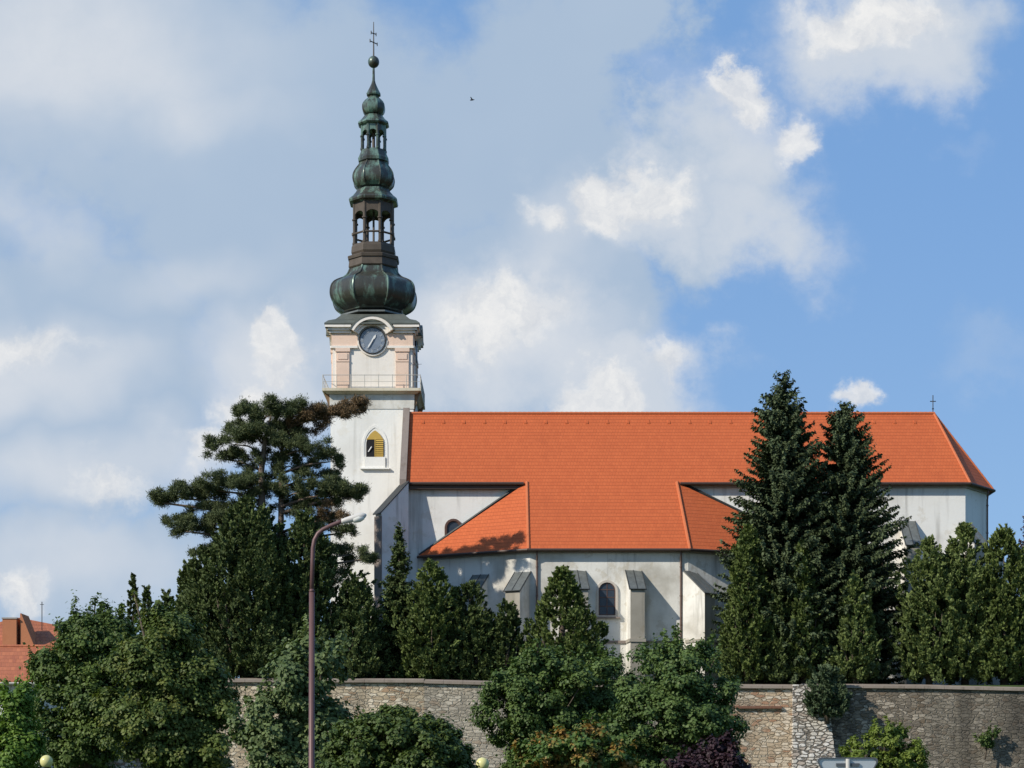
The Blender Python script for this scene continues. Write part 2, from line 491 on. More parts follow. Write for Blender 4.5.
class MB:
    """collects world-space shapes and links them as ONE mesh"""
    def __init__(s):
        s.v, s.f = [], []

    def add(s, vs, fs):
        b = len(s.v)
        s.v += [tuple(x) for x in vs]
        s.f += [tuple(b + i for i in q) for q in fs]
        return s

    def box(s, x0, x1, y0, y1, z0, z1):
        vs = [(x, y, z) for z in (z0, z1) for x, y in ((x0, y0), (x1, y0), (x1, y1), (x0, y1))]
        return s.add(vs, [(3, 2, 1, 0), (4, 5, 6, 7), (0, 1, 5, 4), (1, 2, 6, 5), (2, 3, 7, 6), (3, 0, 4, 7)])

    def hexa(s, low, up):
        """prism between two point loops"""
        n = len(low)
        fs = [tuple(range(n - 1, -1, -1)), tuple(range(n, 2 * n))]
        fs += [(i, (i + 1) % n, n + (i + 1) % n, n + i) for i in range(n)]
        return s.add(list(low) + list(up), fs)

    def prism(s, poly, z0, z1):
        return s.hexa([(x, y, z0) for x, y in poly], [(x, y, z1) for x, y in poly])

    def facade(s, poly, y0, y1):
        """polygon in x,z extruded along y (poly anticlockwise seen from -y)"""
        return s.hexa([(x, y1, z) for x, z in poly], [(x, y0, z) for x, z in poly])

    def tube(s, pts, rad, n=8, cap=True):
        pts = [Vector(p) for p in pts]
        if not isinstance(rad, (list, tuple)):
            rad = [rad] * len(pts)
        b = len(s.v)
        prev = None
        for i, p in enumerate(pts):
            d = (pts[min(i + 1, len(pts) - 1)] - pts[max(i - 1, 0)])
            d.normalize()
            ref = prev if prev is not None else (Vector((0, 0, 1)) if abs(d.z) < .9 else Vector((1, 0, 0)))
            a = d.cross(ref)
            if a.length < 1e-4:
                a = d.cross(Vector((0, 1, 0)))
            a.normalize()
            c = a.cross(d)
            c.normalize()
            prev = c
            for k in range(n):
                t = 2 * math.pi * k / n
                s.v.append(tuple(p + a * (math.cos(t) * rad[i]) + c * (math.sin(t) * rad[i])))
        for i in range(len(pts) - 1):
            for k in range(n):
                s.f.append((b + i * n + k, b + i * n + (k + 1) % n, b + (i + 1) * n + (k + 1) % n, b + (i + 1) * n + k))
        if cap:
            s.f.append(tuple(b + k for k in range(n)))
            s.f.append(tuple(b + (len(pts) - 1) * n + k for k in range(n - 1, -1, -1)))
        return s

    def lathe(s, cx, cy, prof, n=8, rot=None):
        """prof: (z, r) bottom to top"""
        rot = math.pi / n if rot is None else rot
        b = len(s.v)
        for z, r in prof:
            for k in range(n):
                t = rot + 2 * math.pi * k / n
                s.v.append((cx + r * math.cos(t), cy + r * math.sin(t), z))
        for i in range(len(prof) - 1):
            for k in range(n):
                s.f.append((b + i * n + k, b + i * n + (k + 1) % n, b + (i + 1) * n + (k + 1) % n, b + (i + 1) * n + k))
        s.f.append(tuple(b + k for k in range(n - 1, -1, -1)))
        s.f.append(tuple(b + (len(prof) - 1) * n + k for k in range(n)))
        return s

    def build(s, name, mt, parent=None, loc=None, smooth=False, bevel=0.0):
        base = rootloc(parent) if parent is not None else Vector(loc or (0, 0, 0))
        me = bpy.data.meshes.new(name)
        me.from_pydata([tuple(Vector(v) - base) for v in s.v], [], s.f)
        if smooth:
            me.polygons.foreach_set('use_smooth', [True] * len(me.polygons))
        me.update()
        o = link_mesh(me, name, mt, parent, loc)
        import bmesh
        bm = bmesh.new()
        bm.from_mesh(me)
        bmesh.ops.recalc_face_normals(bm, faces=bm.faces)
        bm.to_mesh(me)
        bm.free()
        if bevel:
            md = o.modifiers.new('bevel', 'BEVEL')
            md.width = bevel
            md.segments = 2
            md.limit_method = 'ANGLE'
        return o


def terrain(Y):
    return 0.0 if Y < 110 else min(4.0, (Y - 110) / 50 * 4.0)


# ------------------------------------------------------------------ ground and terrace
CH_Z = 11.3
g = MB()
ys = [-400, 14.0, 22.0, 110, 160, 175, 260, 4000]
zs = [0, 0, 0, 0, 4, 4, 4, 0]
for i in range(len(ys) - 1):
    g.add([(-4000, ys[i], zs[i]), (4000, ys[i], zs[i]), (4000, ys[i + 1], zs[i + 1]), (-4000, ys[i + 1], zs[i + 1])], [(0, 1, 2, 3)])
o = g.build('ground', M['grass'])
o['kind'] = 'structure'
rd = MB()
rd.box(-300, 300, 30, 44, -.3, .02)
o = rd.build('road', M['asphalt'])
o['kind'] = 'structure'
pv = MB()
pv.box(-300, 300, 44.002, 48, -.3, .15)
pv.box(-300, 300, 25, 29.998, -.3, .15)
o = pv.build('pavement', M['paving'])
o['kind'] = 'structure'
tr_ = MB()
tr_.box(-62, 140, 167.2, 235, 2.0, CH_Z)
o = tr_.build('churchyard_terrace', M['grass'])
o['kind'] = 'structure'

# ------------------------------------------------------------------ church
church = thing('church', 'long white church with orange tiled roof and slender green copper spire on a clock tower', 'church', (12, 192, CH_Z))


def part(mb, name, mt, parent=church, **kw):
    return mb.build(name, mt, parent, **kw)


YE, YA = 185.0, 179.5                      # nave eave line, aisle eave line (depths)
ZE = PZ(482.3, YE)
ZA = PZ(548.6, YA)
SLOPE = (ZE - ZA) / (YE - YA)
t_ = ((HZ - 413.5) * YE - (ZE - EYE) * F) / (SLOPE * F - (HZ - 413.5))
YR = YE + t_
ZR = ZE + SLOPE * t_
YN = 2 * YR - YE                            # north eave
XW = PX(407.5, 187)                         # west end of the roof
XRE = PX(934, YR)                           # east end of ridge
XA0, XA1 = PX(528.5, YA), PX(690, YA)       # aisle front eave corners
XH0, XH1 = PX(527, YE), PX(677, YE)         # tops of the aisle hips on the nave eave line
XL, XRT = PX(418, YE), PX(832, YE)          # aisle eave ends at the nave wall
XE1 = PX(970, YE)
YE2 = YE + 4.2
XE2 = PX(993, YE2)
OV = 0.55                                   # eave overhang

# walls -------------------------------------------------------------
nw = MB()
yw = YE + OV
nave_poly = [(XW + .05, yw), (XE1 - .30, yw), (XE2 - .55, YE2 + .25), (XE2 - .55, YN - 4.2 - .25), (XE1 - .30, YN - OV), (XW + .05, YN - OV)]
nw.prism(nave_poly, CH_Z - .3, ZE + .12)
nave = part(nw, 'nave_wall', M['plaster_nave'])
aw = MB()
ya = YA + OV


def inset(a, b, d):
    v = Vector((b[0] - a[0], b[1] - a[1]))
    n = Vector((-v.y, v.x)).normalized() * d
    return n


nl = Vector((5.5, XA0 - XL)).normalized()   # inward normal of the left facet (x,y) = (dy, -dx) turned in
al = [(XL + .55, YE + OV - .003), (XA0 + .12, ya), (XA1 - .12, ya), (XRT - .75, YE + OV - .003)]
aw.prism(al, CH_Z - .3, ZA + .15)
aisle = part(aw, 'aisle_wall', M['plaster'])
# cornice under the aisle eave and string course
def band(pts, z0, z1, out, mt, name, parent):
    mb = MB()
    n = len(pts)
    norms = []
    for i in range(n - 1):
        d = Vector((pts[i + 1][0] - pts[i][0], pts[i + 1][1] - pts[i][1])).normalized()
        norms.append(Vector((d.y, -d.x)))
    o_pts = []
    for i in range(n):
        a = norms[max(0, i - 1)]
        b_ = norms[min(n - 2, i)]
        m_ = (a + b_).normalized()
        o_pts.append(Vector(pts[i]) + m_ * (out / max(.5, m_.dot(a))))
    i_pts = [Vector(p) for p in pts]
    low = [(p.x, p.y, z0) for p in o_pts] + [(p.x, p.y, z0) for p in reversed(i_pts)]
    up = [(p.x, p.y, z1) for p in o_pts] + [(p.x, p.y, z1) for p in reversed(i_pts)]
    for i in range(n - 1):
        j = 2 * n - 1 - i
        q = (i, i + 1, j - 1, j)
        mb.hexa([low[k] for k in q], [up[k] for k in q])
    return part(mb, name, mt, parent)


ZS = PZ(642, ya)
band(al, ZS - .12, ZS + .12, .14, M['gable_plaster'], 'string_course', aisle)
band(al, CH_Z - .2, CH_Z + .9, .10, M['grey_plaster'], 'plinth', aisle)
band(al, ZA - .35, ZA - .06, .22, M['grey_plaster'], 'cornice', aisle)
npoly = nave_poly[:4]
band(npoly, ZE - .45, ZE - .12, .22, M['grey_plaster'], 'cornice', nave)

# roofs ---------------------------------------------------------------
rf = MB()
TH = .16
def slab(pts):
    d = Vector((0, 0, -TH))
    rf.hexa([Vector(p) + d for p in pts], pts)

A_ = (XW, YE, ZE); B_ = (XE1, YE, ZE); C_ = (XRE, YR, ZR); D_ = (XW, YR, ZR)
front = [A_, (XH0, YE, ZE), (XA0, YA, ZA), (XA1, YA, ZA), (XH1, YE, ZE), B_, C_, D_]
slab(front)
slab([(XH0, YE, ZE), (XL, YE + .1, ZA), (XA0, YA, ZA)])
slab([(XH1, YE, ZE), (XA1, YA, ZA), (XRT, YE + .1, ZA)])
E2 = (XE2, YE2, ZE); E3 = (XE2, YN - 4.2, ZE); E4 = (XE1, YN, ZE)
slab([B_, E2, C_]); slab([E2, E3, C_]); slab([E3, E4, C_])
slab([E4, (XW, YN, ZE), D_, C_])
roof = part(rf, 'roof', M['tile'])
# ridge and hip tiles
def caps(a, b, r, name='ridge_tiles'):
    mb = MB()
    a, b = Vector(a), Vector(b)
    L = (b - a).length
    n = max(2, int(L / .45))
    for i in range(n):
        p = a.lerp(b, i / n); q = a.lerp(b, (i + 1) / n + .08 / L)
        mb.tube([p, q], [r * 1.12, r * .95], 7)
    part(mb, name, M['ridge'], roof)

caps(D_, C_, .17)
caps(C_, B_, .12, 'hip_tiles')
caps(C_, E2, .11, 'hip_tiles')
caps((XH0, YE, ZE), (XA0, YA, ZA), .15, 'hip_tiles')
caps((XH1, YE, ZE), (XA1, YA, ZA), .15, 'hip_tiles')
# vent tiles below the ridge
for i in range(26):
    x = XW + 1.3 + i * 1.95
    if x > XRE - 1: break
    y = YR - .75
    z = ZR - SLOPE * .75
    mb = MB()
    mb.hexa([(x - .14, y - .22, z - .22 * SLOPE + .01), (x + .14, y - .22, z - .22 * SLOPE + .01), (x + .12, y + .16, z + .16 * SLOPE), (x - .12, y + .16, z + .16 * SLOPE)],
            [(x - .12, y - .24, z - .22 * SLOPE + .10), (x + .12, y - .24, z - .22 * SLOPE + .10), (x + .1, y + .16, z + .16 * SLOPE + .03), (x - .1, y + .16, z + .16 * SLOPE + .03)])
    part(mb, 'vent_tile', M['tile'], roof)
# gutters
def gutter(pts, parent, r=.13):
    mb = MB()
    for a, b in zip(pts[:-1], pts[1:]):
        mb.tube([a, b], r, 8)
    part(mb, 'gutter', M['gutter'], parent)

off = .14
gutter([(XL - .05, YE - .02, ZA - .10), (XA0 - .05, YA - off, ZA - .12)], roof)
gutter([(XA0 - .05, YA - off, ZA - .12), (XA1 + .05, YA - off, ZA - .12)], roof)
gutter([(XA1 + .05, YA - off, ZA - .12), (XRT, YE - .02, ZA - .10)], roof)
gutter([(XW, YE - off, ZE - .14), (XH0 - .3, YE - off, ZE - .14)], roof, .15)
gutter([(XH1 + .3, YE - off, ZE - .14), (XE1 + .05, YE - off, ZE - .14), (XE2 + .12, YE2 - .08, ZE - .14), (XE2 + .12, YN - 4.2, ZE - .14)], roof)
# flashing where the aisle roof meets the nave wall
for s_, a, b in ((1, (XH0 - .2, yw - .16, ZE + .12), (XL + .1, yw - .16, ZA + .14)), (1, (XH1 + .2, yw - .16, ZE + .12), (XRT - .1, yw - .16, ZA + .14))):
    fl = MB()
    fl.tube([a, b], .15, 6)
    part(fl, 'flashing', M['seam'], roof)
# fascia board under the nave eave over the left gable
fb = MB()
fb.box(XW + .1, XH0 - .4, YE + .02, YE + OV - .01, ZE - .62, ZE - .34)
part(fb, 'eave_board', M['gutter'], roof)

# downpipes
def downpipe(x, y, z1, z0):
    mb = MB()
    mb.tube([(x, y - .35, z1), (x, y - .30, z1 - .35), (x, y, z1 - .9), (x, y, z0)], .085, 8)
    z = z1 - 1.5
    while z > z0 + .5:
        mb.tube([(x, y, z), (x, y, z + .12)], .12, 8)
        z -= 2.6
    part(mb, 'downpipe', M['pipe'])

downpipe(PX(537, 179.8), ya - .13, ZA - .15, CH_Z)
downpipe(PX(681, 179.8), ya - .13, ZA - .15, CH_Z)
downpipe(PX(988.5, 188), YE2 - .75, ZE - .2, CH_Z)
# weather vane rod on the east end of the ridge
wv = MB()
c0 = Vector(C_)
wv.tube([c0 + Vector((-.1, 0, -.1)), c0 + Vector((-.1, 0, 1.75))], .045, 6)
wv.box(c0.x - .38, c0.x + .18, c0.y - .02, c0.y + .02, c0.z + 1.12, c0.z + 1.20)
wv.lathe(c0.x - .1, c0.y, [(c0.z + .35, .02), (c0.z + .45, .11), (c0.z + .55, .02)], 8)
part(wv, 'ridge_finial', M['dark_iron'])

# west gable parapet --------------------------------------------------
gp = MB()
pt = .55
prof = [(YE - .25, CH_Z), (YE - .25, ZE + .25), (YR, ZR + pt), (YN + .25, ZE + .25), (YN + .25, CH_Z)]
gx0, gx1 = XW - .62, XW - .003
gp.hexa([(gx0, y, z) for y, z in prof], [(gx1, y, z) for y, z in prof])
part(gp, 'gable_wall', M['gable_plaster'])


# buttresses ------------------------------------------------------------
def buttress(x, y, d, w_, depth, zt, drop, zbase, mt=None, two=None):
    """x,y wall foot point, d outward unit vector, sloping sheet-covered top"""
    d = Vector((d[0], d[1], 0)).normalized()
    s = Vector((-d.y, d.x, 0))
    if s.x < 0: s = -s
    b = Vector((x, y, 0)) - d * .2
    f_ = Vector((x, y, 0)) + d * depth
    h = w_ / 2
    mb = MB()
    def q(c, k, z): return (c.x + s.x * k, c.y + s.y * k, z)
    # body: side profile extruded along s
    low = [q(b, -h, zbase), q(f_, -h, zbase), q(f_, -h, zt - drop), q(b, -h, zt)]
    up = [q(b, h, zbase), q(f_, h, zbase), q(f_, h, zt - drop), q(b, h, zt)]
    mb.hexa(low, up)
    bt = part(mb, 'buttress', mt or M['plaster'])
    # bare stone quoins on the outer face
    qf = MB()
    f2 = f_ + d * .03
    qf.hexa([q(f_ + d * .002, -h - .003, zbase), q(f2, -h - .003, zbase), q(f2, -h - .003, zt - drop - .02), q(f_ + d * .002, -h - .003, zt - drop - .02)],
            [q(f_ + d * .002, h + .003, zbase), q(f2, h + .003, zbase), q(f2, h + .003, zt - drop - .02), q(f_ + d * .002, h + .003, zt - drop - .02)])
    part(qf, 'stone_facing', M['stone'], bt)
    # sheet roof with standing seams
    sh = MB()
    k = .14
    e = f_ + d * .16
    dz = drop / (depth + .2) * .16
    sh.hexa([q(b + d * .2, -h - k, zt + .01), q(e, -h - k, zt - drop - dz + .01), q(e, h + k, zt - drop - dz + .01), q(b + d * .2, h + k, zt + .01)],
            [q(b + d * .2, -h - k, zt + .11), q(e, -h - k, zt - drop - dz + .11), q(e, h + k, zt - drop - dz + .11), q(b + d * .2, h + k, zt + .11)])
    for kk in (-h - k, -h * .35, h * .35, h + k):
        pass
    cp = part(sh, 'buttress_cap', M['sheet'], bt)
    se = MB()
    for kk in (-h - k + .04, -.02, h + k - .04):
        se.tube([q(b + d * .2, kk, zt + .13), q(e, kk, zt - drop - dz + .13)], .035, 5)
    se.tube([q(e, -h - k, zt - drop - dz + .07), q(e, h + k, zt - drop - dz + .07)], .06, 5)
    part(se, 'cap_seams', M['seam'], bt)
    # string course around
    sc = MB()
    e1 = f_ + d * .13
    sc.hexa([q(b + d * .4, -h - .1, ZS - .14), q(e1, -h - .1, ZS - .14), q(e1, h + .1, ZS - .14), q(b + d * .4, h + .1, ZS - .14)],
            [q(b + d * .4, -h - .1, ZS + .145), q(e1, -h - .1, ZS + .145), q(e1, h + .1, ZS + .145), q(b + d * .4, h + .1, ZS + .145)])
    part(sc, 'string_course', M['stone'], bt)
    return bt


ZBT = PZ(571.5, ya)
for px in (577.5, 633.5):
    buttress(PX(px, ya), ya, (.12, -1), 1.28, 2.0, ZBT, 1.75, CH_Z - .3)
# corner buttress, turned to the right
buttress(al[2][0] + .15, al[2][1] + .1, (.62, -.78), 1.3, 2.6, ZBT - .05, 2.1, CH_Z - .3)
# left corner and the left facet
lf = Vector((al[1][0] - al[0][0], al[1][1] - al[0][1], 0)).normalized()
ln = (lf.y, -lf.x)
for k_, px in ((.935, 518), (.545, 476)):
    bx = al[0][0] + (al[1][0] - al[0][0]) * k_
    by = al[0][1] + (al[1][1] - al[0][1]) * k_
    buttress(bx, by, (ln[0] * .9, ln[1]), 1.45, 2.0, ZBT - .1, 1.75, CH_Z - .3)
# apse and nave buttresses
buttress(PX(907, yw), yw, (.05, -1), 1.3, 2.4, PZ(522, yw), 2.4, CH_Z - .3)
buttress(nave_poly[1][0], nave_poly[1][1] + .1, (.42, -.9), 1.2, 2.2, PZ(524, yw), 2.0, CH_Z - .3)
buttress(nave_poly[2][0] - .05, nave_poly[2][1], (.92, -.38), 1.2, 1.9, PZ(545, YE2), 2.0, CH_Z - .3)
# big diagonal buttress at the south-west corner
bd = Vector((-.70, -.714, 0)).normalized()
cx_, cy_ = gx0 + .55, YE - .1
bz1, bz2 = PZ(483, 185), PZ(512.5, 182.5)
ln_ = 3.35
s_ = Vector((-bd.y, bd.x, 0))
h_ = .40
b0 = Vector((cx_, cy_, 0)); b1 = b0 + bd * ln_
def qq(c, k, z): return (c.x + s_.x * k, c.y + s_.y * k, z)
mb = MB()
mb.hexa([qq(b0, -h_, CH_Z - .3), qq(b1, -h_, CH_Z - .3), qq(b1, -h_, bz2), qq(b0, -h_, bz1)], [qq(b0, h_, CH_Z - .3), qq(b1, h_, CH_Z - .3), qq(b1, h_, bz2), qq(b0, h_, bz1)])
db = part(mb, 'buttress', M['plaster_nave'])
mb = MB()
b2 = b0 + bd * (ln_ + .25)
zz = bz2 - (bz1 - bz2) / ln_ * .25
mb.hexa([qq(b0, -h_ - .10, bz1 + .01), qq(b2, -h_ - .10, zz + .01), qq(b2, h_ + .10, zz + .01), qq(b0, h_ + .10, bz1 + .01)],
        [qq(b0, -h_ - .10, bz1 + .14), qq(b2, -h_ - .10, zz + .14), qq(b2, h_ + .10, zz + .14), qq(b0, h_ + .10, bz1 + .14)])
part(mb, 'buttress_cap', M['seam'], db)
mb = MB()
mb.hexa([qq(b1 + bd * .003, -h_ - .08, CH_Z), qq(b1 + bd * .1, -h_ - .08, CH_Z), qq(b1 + bd * .1, h_ + .08, CH_Z), qq(b1 + bd * .003, h_ + .08, CH_Z)],
        [qq(b1 + bd * .003, -h_ - .08, bz2 - .35), qq(b1 + bd * .1, -h_ - .08, bz2 - .35), qq(b1 + bd * .1, h_ + .08, bz2 - .35), qq(b1 + bd * .003, h_ + .08, bz2 - .35)])
part(mb, 'stone_facing', M['gable_plaster'], db)  # dark plate on the outer end of the diagonal buttress


# windows ----------------------------------------------------------------
def arch(cx, z0, z1, hw, n=10, pointed=False):
    """outline (x,z) anticlockwise from bottom left seen from -y"""
    pts = [(cx - hw, z0), (cx + hw, z0)]
    if not pointed:
        zs_ = z1 - hw
        for i in range(n + 1):
            a = math.pi * i / n
            pts.append((cx + hw * math.cos(a), zs_ + hw * math.sin(a)))
    else:
        rr = hw * 2 * .92
        zs_ = z1 - math.sqrt(rr * rr - (rr - hw) ** 2)
        amax = math.acos((rr - hw) / rr)
        for i in range(n // 2 + 1):
            a = amax * i / (n // 2)
            pts.append((cx + hw - rr + rr * math.cos(a), zs_ + rr * math.sin(a)))
        for i in range(n // 2 - 1, -1, -1):
            a = amax * i / (n // 2)
            pts.append((cx - hw + rr - rr * math.cos(a), zs_ + rr * math.sin(a)))
    return pts


def ring(mb, outer, inner, y0, y1):
    n = len(outer)
    for i in range(n):
        j = (i + 1) % n
        a, b_, c_, d_ = outer[i], outer[j], inner[j], inner[i]
        mb.hexa([(p[0], y1, p[1]) for p in (a, b_, c_, d_)], [(p[0], y0, p[1]) for p in (a, b_, c_, d_)])


def window(cx, y, z0, z1, hw, mt_sur=None, bars=True, pointed=False):
    sur = MB()
    ring(sur, arch(cx, z0 - .12, z1 + .20, hw + .20, pointed=pointed), arch(cx, z0, z1, hw, pointed=pointed), y - .17, y - .002)
    wd = part(sur, 'window', mt_sur or M['surround'])
    pn = MB()
    pn.facade(arch(cx, z0, z1, hw - .003, pointed=pointed), y - .03, y - .004)
    part(pn, 'pane', M['glass'], wd)
    fr = MB()
    ring(fr, arch(cx, z0 + .002, z1 - .002, hw - .006, pointed=pointed), arch(cx, z0 + .09, z1 - .09, hw - .09, pointed=pointed), y - .07, y - .033)
    if bars:
        fr.box(cx - .035, cx + .035, y - .068, y - .034, z0 + .09, z1 - .09)
        hh = z1 - z0
        for q_ in (.28, .55, .78):
            fr.box(cx - hw + .09, cx + hw - .09, y - .065, y - .035, z0 + hh * q_ - .03, z0 + hh * q_ + .03)
    part(fr, 'window_frame', M['frame_dark'], wd)
    sl_ = MB()
    sl_.box(cx - hw - .4, cx + hw + .4, y - .28, y - .003, z0 - .28, z0 - .125)
    part(sl_, 'sill', M['gable_plaster'], wd)
    return wd


window(PX(607, ya), ya, PZ(615.5, ya), PZ(582.5, ya), .76)
window(PX(453.5, yw), yw, PZ(545, yw), PZ(521, yw), .62, M['frame_dark'], bars=False)
for px in (875, 945):
    window(PX(px, yw), yw, PZ(632, yw), PZ(560, yw), .85)

# tower --------------------------------------------------------------------
YT = 191.55
XT0, XT1 = PX(330.5, YT), PX(413.5, YT)
TW = XT1 - XT0
YT1 = YT + TW
TX, TY = (XT0 + XT1) / 2 - .12, YT + TW / 2
Zt = lambda py: PZ(py, YT)
tb = MB()
tb.box(XT0, XT1, YT, YT1, CH_Z - .3, Zt(393))
tower = part(tb, 'tower', M['plaster_tower'])
# upper (clock) stage, slightly set back
iu = .15
SX = TX + .16
ux0, ux1, uy0, uy1 = SX - TW / 2 + iu, SX + TW / 2 - iu, YT + iu, YT1 - iu
us = MB()
us.box(ux0, ux1, uy0, uy1, Zt(393) - .1, Zt(325))
stage = part(us, 'clock_stage', M['cream'])
# corner pilasters, frieze bands on the four faces
def halves(fn, name, mt, parent):
    for sg_ in (-1, 1):
        for mb in on_faces(lambda mb, fr, hw: fn(mb, fr, hw, sg_)):
            part(mb, name, mt, parent)


def on_faces(fn):
    """fn(mb, frame) with frame mapping (u along face, out, z) for each of four sides"""
    res = []
    hw = (ux1 - ux0) / 2
    for k_ in range(4):
        ang = k_ * math.pi / 2
        ux = Vector((math.cos(ang), math.sin(ang), 0))
        no = Vector((math.sin(ang), -math.cos(ang), 0))
        def fr(u, out, z, ux=ux, no=no):
            p = Vector((SX, TY, 0)) + ux * u + no * (hw + out)
            return (p.x, p.y, z)
        mb = MB()
        fn(mb, fr, hw)
        res.append(mb)
    return res


def fbox(mb, fr, u0, u1, o0, o1, z0, z1):
    mb.hexa([fr(u0, o0, z0), fr(u1, o0, z0), fr(u1, o1, z0), fr(u0, o1, z0)], [fr(u0, o0, z1), fr(u1, o0, z1), fr(u1, o1, z1), fr(u0, o1, z1)])


zf = lambda py: PZ(py, YT + iu)
def pil(mb, fr, hw, sgn):
    if True:
        u = sgn * (hw - .98)
        fbox(mb, fr, u - .62, u + .62, .003, .14, zf(392), zf(352))
halves(pil, 'pilaster', M['plaster_pink'], stage)
def cap_(mb, fr, hw, sgn):
    if True:
        u = sgn * (hw - .98)
        fbox(mb, fr, u - .70, u + .70, .004, .24, zf(352), zf(348.5))
        fbox(mb, fr, u - .46, u + .46, .145, .20, zf(359.5), zf(354))
        fbox(mb, fr, u - .64, u + .64, .145, .19, zf(362), zf(360.5))
halves(cap_, 'capital', M['plaster_pink'], stage)
def frieze(mb, fr, hw, sgn):
    for a, b_ in (((-hw - .05, -1.42),) if sgn < 0 else ((1.42, hw + .05),)):
        fbox(mb, fr, a, b_, .005, .10, zf(346), zf(334.5))
halves(frieze, 'frieze', M['plaster_pink'], stage)
def arcring(mb, fr, r0, r1, o0, o1, zc, a0, a1, n=14):
    for i in range(n):
        p, q_ = a0 + (a1 - a0) * i / n, a0 + (a1 - a0) * (i + 1) / n
        vs = []
        for o_ in (o0, o1):
            for (rr, aa) in ((r0, p), (r1, p), (r1, q_), (r0, q_)):
                vs.append(fr(rr * math.cos(aa), o_, zc + rr * math.sin(aa)))
        mb.hexa(vs[:4], vs[4:])
zc = zf(341.0)
def cornice_(mb, fr, hw):
    e = 1.50
    for k_, (z0, z1, oo) in enumerate(((333.5, 331, .28), (331, 328.5, .46), (328.5, 326, .68))):
        for a, b_ in ((-hw - oo, -2.0), (2.0, hw + oo)):
            fbox(mb, fr, a + (.004 if a < -3 else 0), b_ - (.004 if b_ > 3 else 0), .006, oo, zf(z0), zf(z1))
    for r0, r1, oo in ((1.44, 1.70, .36), (1.70, 1.94, .52), (1.94, 2.22, .76)):
        arcring(mb, fr, r0, r1, .007, oo, zc - .02, R(26), R(154))
for mb in on_faces(cornice_):
    part(mb, 'cornice', M['cream'], stage)
def mould(mb, fr, hw):
    for a, b_ in ((-hw - .12, -1.42), (1.42, hw + .12)):
        fbox(mb, fr, a, b_, .006, .22, zf(348.4), zf(346.1))
    arcring(mb, fr, 1.32, 1.46, .008, .18, zc, R(180), R(360))
for mb in on_faces(mould):
    part(mb, 'moulding', M['cream'], stage)

# clock (each face)
def clock(fr):
    def disc(mb, r, o0, o1, n=32):
        lo = [fr(r * math.cos(2 * math.pi * i / n), o0, zc + r * math.sin(2 * math.pi * i / n)) for i in range(n)]
        up = [fr(r * math.cos(2 * math.pi * i / n), o1, zc + r * math.sin(2 * math.pi * i / n)) for i in range(n)]
        mb.hexa(lo, up)
    mb = MB()
    disc(mb, 1.20, .01, .20)
    ck = part(mb, 'clock', M['dial'])
    rm = MB()
    arcring(rm, fr, 1.202, 1.30, .012, .25, zc, 0, 2 * math.pi, 36)
    part(rm, 'clock_rim', M['dark_iron'], ck)
    nm = MB()
    numerals = ['XII', 'I', 'II', 'III', 'IV', 'V', 'VI', 'VII', 'VIII', 'IX', 'X', 'XI']
    def stroke(h, u0, v0, u1, v1, wd=.022):
        a = math.pi / 2 - h * math.pi / 6
        er = Vector((math.cos(a), math.sin(a))); et = Vector((math.sin(a), -math.cos(a)))
        def tr(u, v): return er * (.99 + v) + et * u
        p, q_ = tr(u0, v0), tr(u1, v1)
        d = (q_ - p).normalized()
        s2 = Vector((-d.y, d.x)) * wd
        cs = [p + s2, p - s2, q_ - s2, q_ + s2]
        nm.hexa([fr(c_.x, .203, zc + c_.y) for c_ in cs], [fr(c_.x, .225, zc + c_.y) for c_ in cs])
    for h, tx in enumerate(numerals):
        wds = {'I': .075, 'V': .15, 'X': .15}
        tot = sum(wds[ch] for ch in tx)
        u = -tot / 2
        for ch in tx:
            w2 = wds[ch]
            m_ = u + w2 / 2
            if ch == 'I': stroke(h, m_, -.13, m_, .13)
            if ch == 'V': stroke(h, u + .02, .13, m_, -.13); stroke(h, u + w2 - .02, .13, m_, -.13)
            if ch == 'X': stroke(h, u + .02, .13, u + w2 - .02, -.13); stroke(h, u + w2 - .02, .13, u + .02, -.13)
            u += w2
    arcring(nm, fr, .855, .87, .203, .222, zc, 0, 2 * math.pi, 36)
    part(nm, 'numerals', M['numeral'], ck)
    def hand(deg, L, wd, o_, nm_):
        a = R(90 - deg)
        er = Vector((math.cos(a), math.sin(a))); et = Vector((math.sin(a), -math.cos(a)))
        cs = [er * -.22 + et * wd * .6, er * -.22 - et * wd * .6, er * (L * .65) - et * wd * 1.2, er * L, er * (L * .65) + et * wd * 1.2]
        hb = MB()
        hb.hexa([fr(c_.x, o_, zc + c_.y) for c_ in cs], [fr(c_.x, o_ + .03, zc + c_.y) for c_ in cs])
        part(hb, nm_, M['white_paint'], ck)
    hand(32, .66, .085, .23, 'hour_hand')
    hand(212, .92, .06, .27, 'minute_hand')

frames = []
on_faces(lambda mb, fr, hw: frames.append(fr))
for fr in frames[:2]:
    clock(fr)

